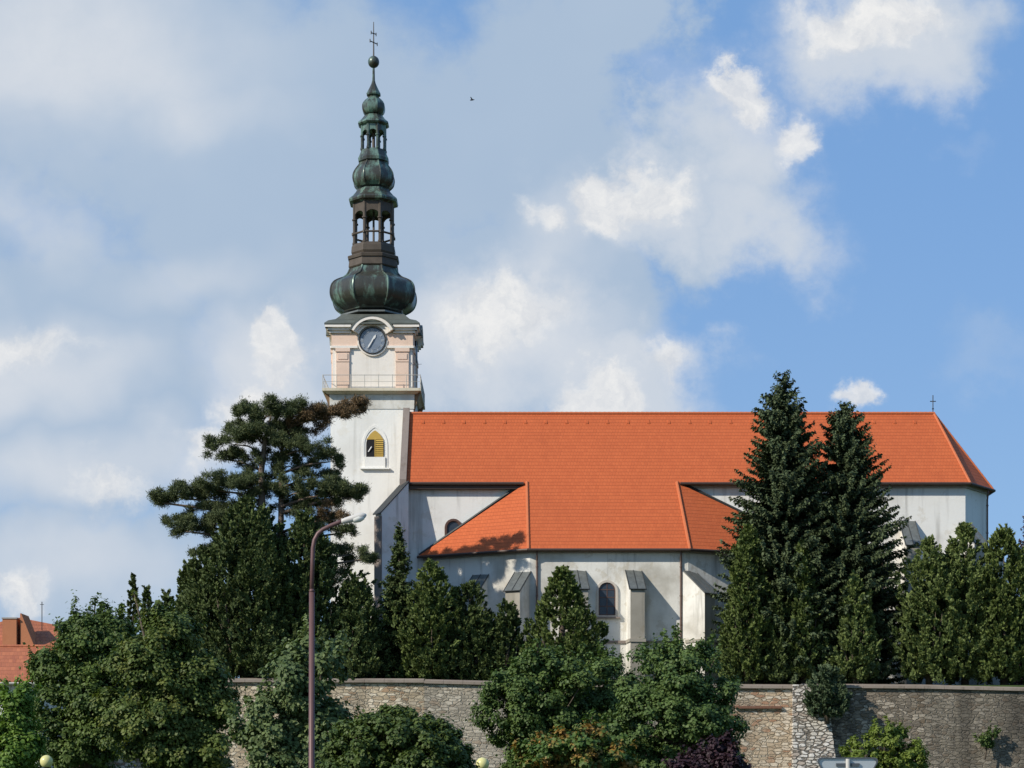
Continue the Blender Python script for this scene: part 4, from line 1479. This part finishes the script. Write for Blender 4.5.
def broadleaf(name, label, cat, blobs_, Y, mt, leaf=.17, clump=.75, nclump=260, per=95, seed=0, group=None, base=None, ragged=.25, zbase=None, stems=7, fill=.35, dome=False):
    """crown from px ellipses (px,py,rx,ry[,dY]) at depth Y"""
    rng = np.random.default_rng(seed)
    E = []
    for b_ in blobs_:
        yy = Y + (b_[4] if len(b_) > 4 else 0)
        c_ = P(b_[0], b_[1], yy)
        rx, rz_ = b_[2] * yy / F, b_[3] * yy / F
        E.append((np.array(c_), np.array((rx, min(rx, rz_ * 1.3) * .9, rz_))))
    bpx = base if base is not None else float(np.mean([b_[0] for b_ in blobs_]))
    gz = terrain(Y) if zbase is None else zbase
    root = Vector((PX(bpx, Y), Y, gz))
    t = thing(name, label, cat, root, group)
    vols = np.array([np.prod(e[1]) ** .67 for e in E])
    # boughs (lumps) on the envelope, each carrying a handful of leaf clumps
    K = max(6, nclump // 7)
    li = rng.choice(len(E), K, p=vols / vols.sum())
    ld = unit(rng.normal(size=(K, 3)) + np.array((0, -.25, .15)))
    lr = np.where(rng.random(K) < fill, rng.random(K) ** .5 * .8, (.74 + .40 * rng.random(K) ** (1.0 if ragged < .5 else 1.4)))
    lc = np.array([E[i][0] for i in li]) + ld * lr[:, None] * np.array([E[i][1] for i in li])
    lsz = clump * (1.0 + 1.1 * rng.random(K)) * (1.0 if ragged < .5 else .95)
    ltint = rng.random(K)
    if dome:
        K = max(8, nclump // 3)
        li = rng.choice(len(E), K, p=vols / vols.sum())
        ld = unit(rng.normal(size=(K, 3)))
        lr = np.where(rng.random(K) < fill, rng.random(K) ** .5 * .8, .86 + .12 * rng.random(K))
        lc = np.array([E[i][0] for i in li]) + ld * lr[:, None] * np.array([E[i][1] for i in li])
        lsz = clump * (.6 + .6 * rng.random(K))
        ltint = rng.random(K)
    bi = rng.integers(0, K, nclump)
    d = unit(rng.normal(size=(nclump, 3)) + ld[bi] * .55 + np.array((0, 0, .25)))
    cc = lc[bi] + d * lsz[bi][:, None] * (.55 + .5 * rng.random(nclump))[:, None] * np.array((1.0, 1.0, .72))
    ok = cc[:, 2] > gz + .5
    cc, d, bi = cc[ok], d[ok], bi[ok]
    # leading shoots that break the outline
    if ragged >= .5:
        ns = int(10 + 16 * ragged)
        hi = np.argsort(-(cc[:, 2] + rng.normal(size=len(cc)) * 1.6))[:ns]
        sc_l, sd_l, sb_l = [], [], []
        for i in hi:
            dirn = np.array((rng.normal() * .35, rng.normal() * .35, 1.0)) + d[i] * .5
            dirn /= np.linalg.norm(dirn)
            ln__ = rng.uniform(.5, 1.5) * clump * 1.5
            for q_ in np.arange(.2, 1.01, .2):
                sc_l.append(cc[i] + dirn * ln__ * q_); sd_l.append(dirn); sb_l.append(bi[i])
        nsh = len(sc_l)
        cc = np.concatenate([cc, sc_l]); d = np.concatenate([d, sd_l]); bi = np.concatenate([bi, sb_l])
    else:
        nsh = 0
    nclump = len(cc)
    cr_ = clump * (0.42 + .50 * rng.random(nclump))
    cnt = rng.poisson(per, nclump)
    if nsh:
        cr_[-nsh:] = clump * .22
        cnt[-nsh:] = rng.poisson(per * .16, nsh)
    ci = np.repeat(np.arange(nclump), cnt)
    n = len(ci)
    dl = unit(rng.normal(size=(n, 3)))
    rad = rng.random(n) ** .45
    C = cc[ci] + dl * (rad * cr_[ci])[:, None] * np.array((1.05, 1.05, .72))
    # stray shoots
    stray = rng.random(n) < ragged * .08
    C[stray] += (d[ci] * np.array((.8, .8, .6)) + np.array((0, 0, .35)))[stray] * (rng.random(stray.sum()) * clump * 1.1)[:, None]
    N = unit(dl * .75 + d[ci] * .55 + np.array((0, 0, .55)) + rng.normal(size=(n, 3)) * .34)
    D = unit(np.cross(N, rng.normal(size=(n, 3))) + np.array((0, 0, -.35)) + dl * .3)
    L = leaf * (.65 + .7 * rng.random(n))
    ctint = .5 * rng.random(nclump) + .5 * ltint[bi]
    tint = .6 * ctint[ci] + .4 * rng.random(n)
    leaf_obj('crown', C, D, N, L, L * .40, tint, mt, t)
    # trunk and limbs
    mb = MB()
    top = Vector(cc[np.argmax(cc[:, 2])])
    zc_ = float(np.mean(cc[:, 2]))
    r0 = max(.06, (top.z - gz) * .016)
    mid = Vector((root.x + .15, root.y, gz + (zc_ - gz) * .7))
    mb.tube([root + Vector((0, 0, -.2)), root.lerp(mid, .5) + Vector((.06, .04, 0)), mid, mid.lerp(top, .6), top], [r0 * 1.2, r0, r0 * .8, r0 * .45, r0 * .12], 8)
    pick = rng.choice(nclump, min(nclump, stems * 4), replace=False)
    for i in pick:
        e = Vector(cc[i])
        s_0 = root.lerp(mid, .45 + .55 * rng.random())
        m_ = s_0.lerp(e, .55) + Vector((0, 0, .12 * (e - s_0).length))
        mb.tube([s_0, m_, e], [r0 * .42, r0 * .26, r0 * .07], 5)
    part(mb, 'trunk', M['bark'], t, smooth=True)
    return t


def spruce(label, px, ytop, hwpx, Y, mt, seed, ybase=678, group=None, name='spruce_tree', cat='tree', dens=1.0, prof_k=.58, expo=.74, trunk_vis=True):
    rng = np.random.default_rng(seed)
    zt = PZ(ytop, Y)
    zb = CH_Z
    H = zt - zb
    Rm = hwpx * Y / F
    x = PX(px, Y)
    t = thing(name, label, cat, (x, Y, zb), group)
    Cs, Ds, Ls, Ts = [], [], [], []
    wood = MB()
    wood.tube([(x, Y, zb - .3), (x, Y, zb + H * .5), (x, Y, zt - .3)], [H * .016, H * .010, .02], 8)
    z = zb + H * .05
    while z < zt - .15:
        dzt = zt - z
        Lm = Rm * min(1, dzt / (prof_k * H)) ** expo
        nb = int((6 + 8 * min(1, Lm / Rm)) * dens)
        for k_ in range(nb):
            az = rng.random() * 6.283
            L = Lm * (.50 + .58 * rng.random() ** .8) + .12
            zz_ = z + rng.normal() * .30
            dirh = np.array((math.cos(az), math.sin(az), 0))
            up0 = .45 * max(0, 1 - dzt / (H * .45)) - .18 * min(1, dzt / H * 1.5)
            m = max(4, int(L / .13))
            s = np.linspace(.04, 1, m)
            droop = (up0 + rng.normal() * .09) * s * L - .34 * L * s * (1 - s) * min(1, dzt / (H * .3)) + .10 * L * s ** 3
            pts = np.array((x, Y, zz_)) + dirh * (s * L)[:, None] + np.array((0, 0, 1)) * droop[:, None]
            side = np.array((-dirh[1], dirh[0], 0))
            wdt = (.30 + .30 * (1 - s)) * min(1, .45 + L / 3)
            bt = rng.random()
            for sgn in (-1, 1, 0, 0, 0):
                c_ = pts + rng.normal(size=(m, 3)) * .05
                if sgn == 0:
                    dd = dirh * .55 + np.array((0, 0, -1)) * rng.uniform(.1, 1.5, (m, 1)) + side * rng.normal(size=(m, 1)) * .45
                    l_ = wdt * rng.uniform(.6, 1.3, m)
                else:
                    dd = dirh * .75 + side * sgn * rng.uniform(.5, 1.0, (m, 1)) + np.array((0, 0, -1)) * rng.uniform(.0, .45, (m, 1))
                    l_ = wdt * rng.uniform(.7, 1.3, m)
                Cs.append(c_); Ds.append(dd); Ls.append(l_)
                Ts.append(.18 * bt + .40 * s + .4 * rng.random(m))
            if k_ % 3 == 0 and L > .8:
                wood.tube([Vector(pts[0]), Vector(pts[m // 2])], [.035, .015], 4, cap=False)
        z += .36
    # leader
    m = 14
    zz_ = np.linspace(zt - .9, zt, m)
    Cs.append(np.stack([np.full(m, x), np.full(m, Y), zz_ - .15], 1)); dd = rng.normal(size=(m, 3)) * .45 + np.array((0, 0, .8))
    Ds.append(dd); Ls.append(np.full(m, .35)); Ts.append(rng.random(m))
    C = np.concatenate(Cs); D = np.concatenate(Ds); L = np.concatenate(Ls); T = np.concatenate(Ts)
    N = unit(rng.normal(size=C.shape) * .6 + np.array((0, 0, 1.0)) + .5 * unit((C - np.array((x, Y, 0))) * np.array((1, 1, 0))))
    leaf_obj('crown', C, D, N, L, L * .20 + .03, T, mt, t)
    part(wood, 'trunk', M['bark'], t, smooth=True)
    return t


def thuja(label, px, ytop, hwpx, Y, mt, seed, p=1.8, group=None, name='thuja_tree', cat='tree', zb=None, ybot=.06, lump=.35, n=None, spray=.42, up=.85, lean=0.0):
    """dense conifer of upright flame-like tufts"""
    rng = np.random.default_rng(seed)
    zb = CH_Z if zb is None else zb
    zt = PZ(ytop, Y)
    H = zt - zb
    Rm = hwpx * Y / F
    x = PX(px, Y)
    t = thing(name, label, cat, (x, Y, zb), group)
    area = 6.28 * Rm * H * .75
    nt = int(area * 6.5) if n is None else n
    nt = max(nt, 60)
    # big lobes that break the outline
    nl_ = max(5, int(H * 1.1))
    la, lz = rng.random(nl_) * 6.283, rng.random(nl_)
    lamp_ = np.abs(rng.normal(size=nl_)) * lump * rng.choice((-.55, 1, 1), nl_)
    # several leaders of unequal height make up the crown
    nlead = 1 if Rm < .9 else int(rng.integers(4, 8))
    lead = [(0.0, 0.0, 1.0, 1.0 if nlead == 1 else (.84 if p > 1.4 else .97))]
    for j in range(nlead - 1):
        aj = j * 6.283 / (nlead - 1) + rng.normal() * .5
        rj = rng.uniform(.40, .62)
        lead.append((rj * math.cos(aj), rj * math.sin(aj), rng.uniform(.60, .95) if p > 1.4 else rng.uniform(.35, .66), rng.uniform(.36, .52)))
    lw = np.array([l_[3] * l_[2] for l_ in lead])
    le = rng.choice(nlead, nt, p=lw / lw.sum())
    LX, LY, LH, LR = [np.array([l_[q_] for l_ in lead])[le] for q_ in range(4)]
    tt = rng.random(nt) ** 1.12
    az = rng.random(nt) * 6.283
    inner = np.where(rng.random(nt) < .22, rng.uniform(.25, .85, nt), rng.uniform(.80, 1.06, nt))
    r = (1 - tt ** p) ** .8 * np.minimum(1, .74 + .26 * np.minimum(1, tt / .25)) * Rm * LR
    for j in range(nl_):
        r = r * (1 + lamp_[j] * np.exp((np.cos(az - la[j]) - 1) * 4 - ((tt - lz[j]) / .11) ** 2))
    r = np.maximum(r, .03) * inner
    lift = .05 * H + .03 * H * np.sin(az * 2 + la[0]) if Rm > .9 else 0.0
    z = zb + .2 + lift + tt * (H * LH - .3 - lift)
    sq = 1 - .35 * tt
    cc = np.stack([x + LX * Rm * sq + r * np.cos(az) + lean * tt * H, Y + LY * Rm * sq + r * np.sin(az), z], 1)
    outw = np.stack([np.cos(az), np.sin(az), np.zeros(nt)], 1)
    axis = unit(outw * .45 + np.array((0, 0, up)) + rng.normal(size=(nt, 3)) * .22)
    per = 44
    ci = np.repeat(np.arange(nt), per)
    nn = len(ci)
    tl = spray * (.7 + 1.9 * rng.random(nt) ** 1.6) * np.minimum(1, .45 + Rm / 2.0)
    u = rng.random(nn)
    C = cc[ci] + axis[ci] * ((u - .4) * tl[ci])[:, None] + unit(rng.normal(size=(nn, 3))) * ((1 - u * .85) * tl[ci] * .34 * rng.random(nn) ** .5)[:, None]
    D = unit(axis[ci] * .9 + rng.normal(size=(nn, 3)) * .42 + outw[ci] * .25)
    L = .26 * (.7 + .8 * rng.random(nn)) * min(1, .6 + Rm / 3)
    N = unit(rng.normal(size=(nn, 3)) * .42 + outw[ci] * 1.1 + np.array((0, 0, .5)))
    tint = .45 * rng.random(nt)[ci] + .35 * u + .25 * rng.random(nn)
    leaf_obj('crown', C, D, N, L, L * .27, tint, mt, t)
    mb = MB()
    mb.tube([(x, Y, zb - .3), (x + lean * H * .3, Y, zb + H * .4), (x + lean * H * .85, Y, zb + H * .85)], [Rm * .09 + .05, Rm * .06 + .03, .02], 8)
    for k_ in range(6):
        a = rng.random() * 6.283
        mb.tube([(x, Y, zb + .2), (x + math.cos(a) * Rm * .45, Y + math.sin(a) * Rm * .45, zb + H * .30), (x + math.cos(a) * Rm * .6, Y + math.sin(a) * Rm * .6, zb + H * .5)], [Rm * .04 + .02, Rm * .03 + .015, .015], 5)
    part(mb, 'trunk', M['bark'], t, smooth=True)
    return t


# ---- black pine -------------------------------------------------------------------
def pine():
    rng = np.random.default_rng(11)
    Y = 173.0
    t = thing('pine_tree', 'big spreading black pine with flat branch layers left of the church tower', 'tree', (PX(268, Y), Y, CH_Z))
    tr = MB()
    def wp(px, py, dy=0): return P(px, py, Y + dy)
    tr.tube([wp(266, 690), wp(264, 600), wp(262, 520), wp(261.5, 470), wp(265, 440), wp(272, 412)], [.50, .42, .34, .26, .17, .05], 9)
    tr.tube([wp(272, 690, .5), wp(276, 600, .6), wp(281, 520, .6), wp(281, 460, .5), wp(284, 425, .5), wp(290, 408, .4)], [.40, .34, .26, .19, .12, .04], 9)
    # pads: centre px, py, rx, ry, dY, tilt(px drop per px), material, density
    pads = [(270, 412, 34, 8, 0, 0, 0, 1), (250, 411, 14, 5, .5, 0, 0, .8), (300, 412, 26, 8, -.5, -.05, 0, 1), (332, 414, 30, 8, -.8, -.2, 1, 1.1), (352, 409, 14, 6, -.8, -.3, 1, 1), (310, 424, 24, 8, 0, 0, 1, .8),
            (234, 440, 26, 9, .4, -.1, 0, 1), (252, 432, 22, 8, -1, 0, 0, .9), (275, 440, 30, 10, 1.5, 0, 0, .9), (305, 446, 30, 9, -1, .1, 0, 1), (328, 458, 13, 8, -1, .2, 0, .9), (290, 462, 26, 9, 1.5, 0, 0, .8),
            (220, 456, 14, 5, 1, 0, 0, .7), (182, 494, 30, 8, 0, -.22, 0, 1.1), (163, 500, 13, 6, 0, -.3, 0, 1), (212, 486, 28, 8, -.6, -.15, 0, 1), (240, 482, 26, 9, -1, 0, 0, .9), (262, 488, 24, 10, 1.5, 0, 0, .9),
            (305, 488, 30, 9, -.8, 0, 0, 1.0), (336, 490, 28, 8, -.6, .05, 0, 1.1), (356, 494, 12, 6, -.5, .2, 0, 1), (290, 505, 28, 10, 1, 0, 0, .8),
            (190, 528, 22, 8, -.6, -.1, 0, 1), (215, 520, 26, 9, -1, -.15, 0, 1), (178, 521, 12, 5, .5, 0, 0, .7), (240, 515, 26, 9, 1, 0, 0, .9), (230, 538, 24, 9, .5, 0, 0, .8),
            (335, 516, 17, 7, -.8, .1, 1, .75), (312, 520, 20, 8, 0, 0, 0, .8), (345, 552, 24, 7, -.8, .15, 0, .85), (364, 557, 10, 5, -.8, .2, 0, .8), (325, 548, 20, 8, .5, 0, 0, .75), (336, 578, 16, 6, -.8, .1, 0, .7), (320, 590, 16, 8, 0, 0, 0, .7),
            (206, 552, 16, 6, 0, -.1, 0, .8), (345, 530, 12, 5, -.4, .1, 0, .5), (255, 545, 30, 12, 2, 0, 0, .8), (300, 550, 26, 12, 2, 0, 0, .8), (262, 425, 34, 9, 1, 0, 0, .8), (285, 428, 26, 8, 1.2, 0, 0, .8), (250, 455, 22, 9, .5, 0, 0, .7), (270, 470, 34, 11, 1.5, 0, 0, .9), (235, 497, 34, 10, .8, 0, 0, .8), (318, 474, 22, 8, .4, .1, 0, .8), (318, 500, 30, 9, .5, .05, 0, .8), (325, 532, 26, 9, .6, .1, 0, .8), (325, 565, 26, 9, .8, .1, 0, .8), (212, 508, 22, 7, .4, -.1, 0, .7)]
    Cs, Ds, Ts, Ms = [], [], [], []
    for (px, py, rx, ry, dyy, tilt, mi, den) in pads:
        c_ = wp(px, py, dyy)
        s = (Y + dyy) / F
        ax, az = rx * s * 1.04, ry * s
        # the layer is a scatter of small uneven needle clumps
        nlp = max(5, int(rx * .85 * den))
        lx = rng.uniform(-1, 1, nlp); ly = rng.uniform(-1, 1, nlp) * np.sqrt(1 - lx ** 2)
        lz_ = rng.normal(size=nlp) * .46 * az + az * .25 * (1 - np.abs(lx)) - lx * ax * tilt * -1 * -1
        lrad = rng.uniform(.20, .52, nlp) * (1 - .35 * np.abs(lx))
        nt_l = (26 * lrad ** 2 * den + 9).astype(int)
        li_ = np.repeat(np.arange(nlp), nt_l)
        nt = len(li_)
        q3 = unit(rng.normal(size=(nt, 3))) * (rng.random(nt) ** .4 * lrad[li_])[:, None] * np.array((1.15, 1.15, .62))
        cc = np.array(c_) + np.stack([lx[li_] * ax, ly[li_] * ax * .8, lz_[li_]], 1) + q3
        per = 36
        ci = np.repeat(np.arange(nt), per)
        dd = unit(rng.normal(size=(nt * per, 3)) + np.array((0, 0, .55)))
        Cs.append(cc[ci] + dd * .04 + rng.normal(size=(nt * per, 3)) * .13)
        Ds.append(dd)
        tv = .6 * rng.random(nlp)[li_] + .4 * rng.random(nt)
        Ts.append(.4 * tv[ci] + .55 * rng.random(nt * per))
        Ms.append(np.full(nt * per, mi))
        # branch to the pad
        tx = 262 if px < 275 else 281
        s0 = wp(tx, min(650, py + 10 + abs(px - tx) * .12), .3)
        e = Vector(c_) - Vector((0, 0, az * .5))
        m_ = s0.lerp(e, .5) + Vector((0, 0, .25))
        th = .05 + .010 * (e - s0).length
        tr.tube([s0, m_, e, e + (e - m_) * .15], [th * 1.3, th, th * .6, th * .2], 6)
    C = np.concatenate(Cs); D = np.concatenate(Ds); T = np.concatenate(Ts); Mi = np.concatenate(Ms)
    for mi, nm, mt in ((0, 'crown', 'pine'), (1, 'dry_branch', 'pine_dry')):
        k_ = Mi == mi
        n = k_.sum()
        L = .27 * (.7 + .6 * rng.random(n))
        leaf_obj(nm, C[k_], D[k_], rng.normal(size=(n, 3)), L, L * .085, T[k_], M[mt], t)
    part(tr, 'trunk', M['bark_pine'], t, smooth=True)
pine()

# ---- conifers on the churchyard terrace ------------------------------------------
G1 = 'dark yews around the pine'
yews = [(246, 500, 62, 170.6, 'largest dark yew, standing in front of the pine trunk'), (304, 516, 46, 171.2, 'dark yew right of the pine trunk behind the street lamp'), (205, 552, 30, 171.8, 'dark yew left of the pine and behind the maples'),
        (354, 578, 38, 170.4, 'dark yew between the street lamp and the tower foot')]
for i, (px, yt, hw_, Y, lb) in enumerate(yews):
    thuja(lb, px, yt, hw_, Y, M['yew'], 30 + i, p=2.2, group=G1, name='yew_tree', lump=.5, spray=.5)
spruce('small pointed spruce before the shaded west wall of the church', 399, 527, 30, 171.6, M['thuja_d'], 41, dens=1.1, prof_k=.9, expo=.8)
G2 = 'thujas along the churchyard edge'
th = [(430, 563, 40, 170.6, 'thuja', 2.0, 'broad rounded thuja left of the sloping aisle wall'), (470, 583, 36, 170.9, 'thuja_d', 1.9, 'ragged dark thuja in front of the left aisle buttresses'), (505, 601, 25, 170.4, 'thuja_d', 1.7, 'narrow dark thuja left of the pointed one'),
      (562, 570, 50, 170.0, 'thuja', 1.1, 'pointed cone shaped thuja left of the arched aisle window'),
      (748, 528, 33, 169.2, 'thuja', 2.0, 'tall dark thuja at the left foot of the bigger spruce'), (803, 545, 24, 169.0, 'thuja', 1.7, 'slim dark thuja between the two spruces'), (855, 577, 24, 168.6, 'thuja_l', 1.5, 'small light green thuja before the right spruce'),
      (929, 541, 35, 169.6, 'thuja_l', 2.8, 'lighter thuja just right of the two spruces'), (965, 526, 38, 170.2, 'thuja_l', 2.6, 'tallest of the thujas under the east end of the church'), (1004, 530, 40, 169.8, 'thuja', 2.6, 'dark thuja at the right edge below the church corner'), (778, 590, 20, 168.8, 'thuja_d', 1.8, 'low dark thuja below the bigger spruce')]
for i, (px, yt, hw_, Y, mt, p, lb) in enumerate(th):
    thuja(lb, px, yt, hw_, Y, M[mt], 60 + i, p=p, group=G2, lump=.42 if p > 1.4 else .15)
thuja('thin columnar cypress, the taller of the pair left of the pine', 133, 574, 6.5, 182, M['thuja_d'], 81, p=2.6, group='columnar cypresses left of the pine', name='cypress_tree', lump=.12, spray=.3)
thuja('short columnar cypress right beside the taller one', 147, 586, 8, 181, M['thuja_d'], 82, p=2.2, group='columnar cypresses left of the pine', name='cypress_tree', lump=.15, spray=.3)
thuja('dark yew behind the columnar cypresses', 168, 590, 15, 180, M['yew'], 83, p=1.9, group=G1, name='yew_tree', lump=.4)
thuja('dark rounded yew at the left side of the pine crown', 188, 566, 22, 176, M['yew'], 84, p=2.2, group=G1, name='yew_tree', lump=.4)
G3 = 'spruces in front of the church'
spruce('taller spruce with its tip above the church ridge', 783, 375, 68, 172.5, M['spruce'], 91, group=G3, dens=1.25)
spruce('right hand spruce with its tip just above the ridge', 845, 402, 72, 174.0, M['spruce'], 92, group=G3, dens=1.25)
spruce('copper coloured conifer cut by the right edge', 1031, 498, 26, 180, M['larch'], 93, dens=1.0, prof_k=.9, expo=.8, name='conifer_tree')

# ---- broadleaf trees and shrubs in front of the wall -------------------------------
broadleaf('maple_tree', 'big dark green maple with shoots at its top, left of the yellowing one', 'tree',
          [(85, 655, 28, 32), (66, 690, 26, 40), (108, 702, 38, 46), (82, 628, 14, 20), (112, 646, 13, 22), (75, 750, 38, 32), (116, 662, 18, 22)], 99, M['maple'], leaf=.165, clump=.60, nclump=760, per=135, seed=101, base=85, group='maples by the wall', ragged=.9)
broadleaf('maple_tree', 'maple with yellowing top leaves between the dark one and the wall', 'tree',
          [(156, 664, 30, 32), (185, 690, 32, 40), (152, 718, 40, 38), (205, 727, 24, 28), (164, 645, 22, 16), (172, 634, 12, 16), (185, 750, 40, 26)], 91, M['maple_y'], leaf=.165, clump=.60, nclump=680, per=135, seed=102, base=165, group='maples by the wall', ragged=.9)
broadleaf('bright_shrub', 'bright yellow green bush at the bottom left edge', 'shrub', [(16, 712, 8, 28), (4, 752, 20, 26), (24, 758, 14, 20)], 84, M['lime'], leaf=.16, clump=.42, nclump=260, per=70, seed=103, base=14, ragged=.9)
broadleaf('pale_shrub_tree', 'loose pale green small tree behind the street lamp', 'tree', [(296, 690, 30, 30), (276, 728, 30, 32), (325, 725, 20, 32), (310, 664, 18, 16), (300, 758, 40, 24)], 80, M['pale'], leaf=.18, clump=.50, nclump=380, per=100, seed=104, base=300, ragged=.9)
broadleaf('round_bush', 'dense round dark green bush below the stone wall', 'shrub', [(395, 782, 72, 73), (372, 775, 55, 60), (420, 780, 50, 62)], 62, M['globe_leaf'], leaf=.11, clump=.26, nclump=2300, per=60, seed=105, base=395, ragged=.25, fill=.22, zbase=0, dome=True)
broadleaf('hazel_tree', 'bushy green tree below the pointed thuja, left of the middle clump', 'tree', [(520, 702, 30, 28), (560, 690, 26, 26), (512, 740, 28, 30), (560, 735, 34, 34), (545, 672, 16, 16)], 104, M['hazel'], leaf=.165, clump=.58, nclump=500, per=130, seed=106, base=535, ragged=.8, group='bushy trees in the middle below the church')
broadleaf('hazel_tree', 'bushy lower tree between the left and right ones of the middle clump', 'tree', [(612, 700, 28, 24), (598, 740, 32, 32), (630, 735, 28, 32)], 106, M['dogwood'], leaf=.165, clump=.58, nclump=360, per=130, seed=107, base=610, ragged=.8, group='bushy trees in the middle below the church')
broadleaf('hazel_tree', 'taller leafy tree before the aisle buttresses with upright shoots', 'tree', [(664, 692, 28, 32), (702, 712, 28, 30), (648, 728, 30, 34), (692, 745, 38, 30), (683, 664, 16, 16), (722, 704, 12, 12)], 102, M['dogwood'], leaf=.165, clump=.58, nclump=580, per=130, seed=108, base=680, ragged=1.0, group='bushy trees in the middle below the church')
broadleaf('rowan_shrub', 'rowan bush with orange turning leaves at the bottom middle', 'shrub', [(572, 752, 36, 24), (602, 760, 26, 18), (545, 765, 22, 16)], 96, M['rowan'], leaf=.20, clump=.45, nclump=260, per=55, seed=109, base=575, ragged=.8)
broadleaf('plum_shrub', 'dark purple leaved bush at the bottom right of the middle trees', 'shrub', [(706, 760, 24, 14), (728, 768, 14, 10), (688, 770, 16, 12)], 95, M['plum'], leaf=.18, clump=.36, nclump=200, per=55, seed=110, base=705, ragged=.8)
thuja('round dark juniper growing out of the top of the stone wall', 827, 667, 24, 164.6, M['juniper_g'], 111, p=3.0, name='juniper_bush', cat='shrub', zb=PZ(720, 164.6), lump=.2, spray=.32, up=.5)
broadleaf('wall_shrub', 'yellow green bush at the foot of the wall behind the road sign', 'shrub', [(885, 752, 36, 24), (862, 760, 24, 18), (905, 762, 20, 22)], 150, M['yellowgreen'], leaf=.20, clump=.45, nclump=330, per=60, seed=112, base=882, ragged=.6, dome=True)
broadleaf('wall_plant', 'small green plant growing from the right end of the wall', 'plant', [(985, 742, 6, 11)], 165.3, M['hazel'], leaf=.18, clump=.32, nclump=26, per=40, seed=113, base=985, zbase=PZ(757, 165.3), ragged=.8)
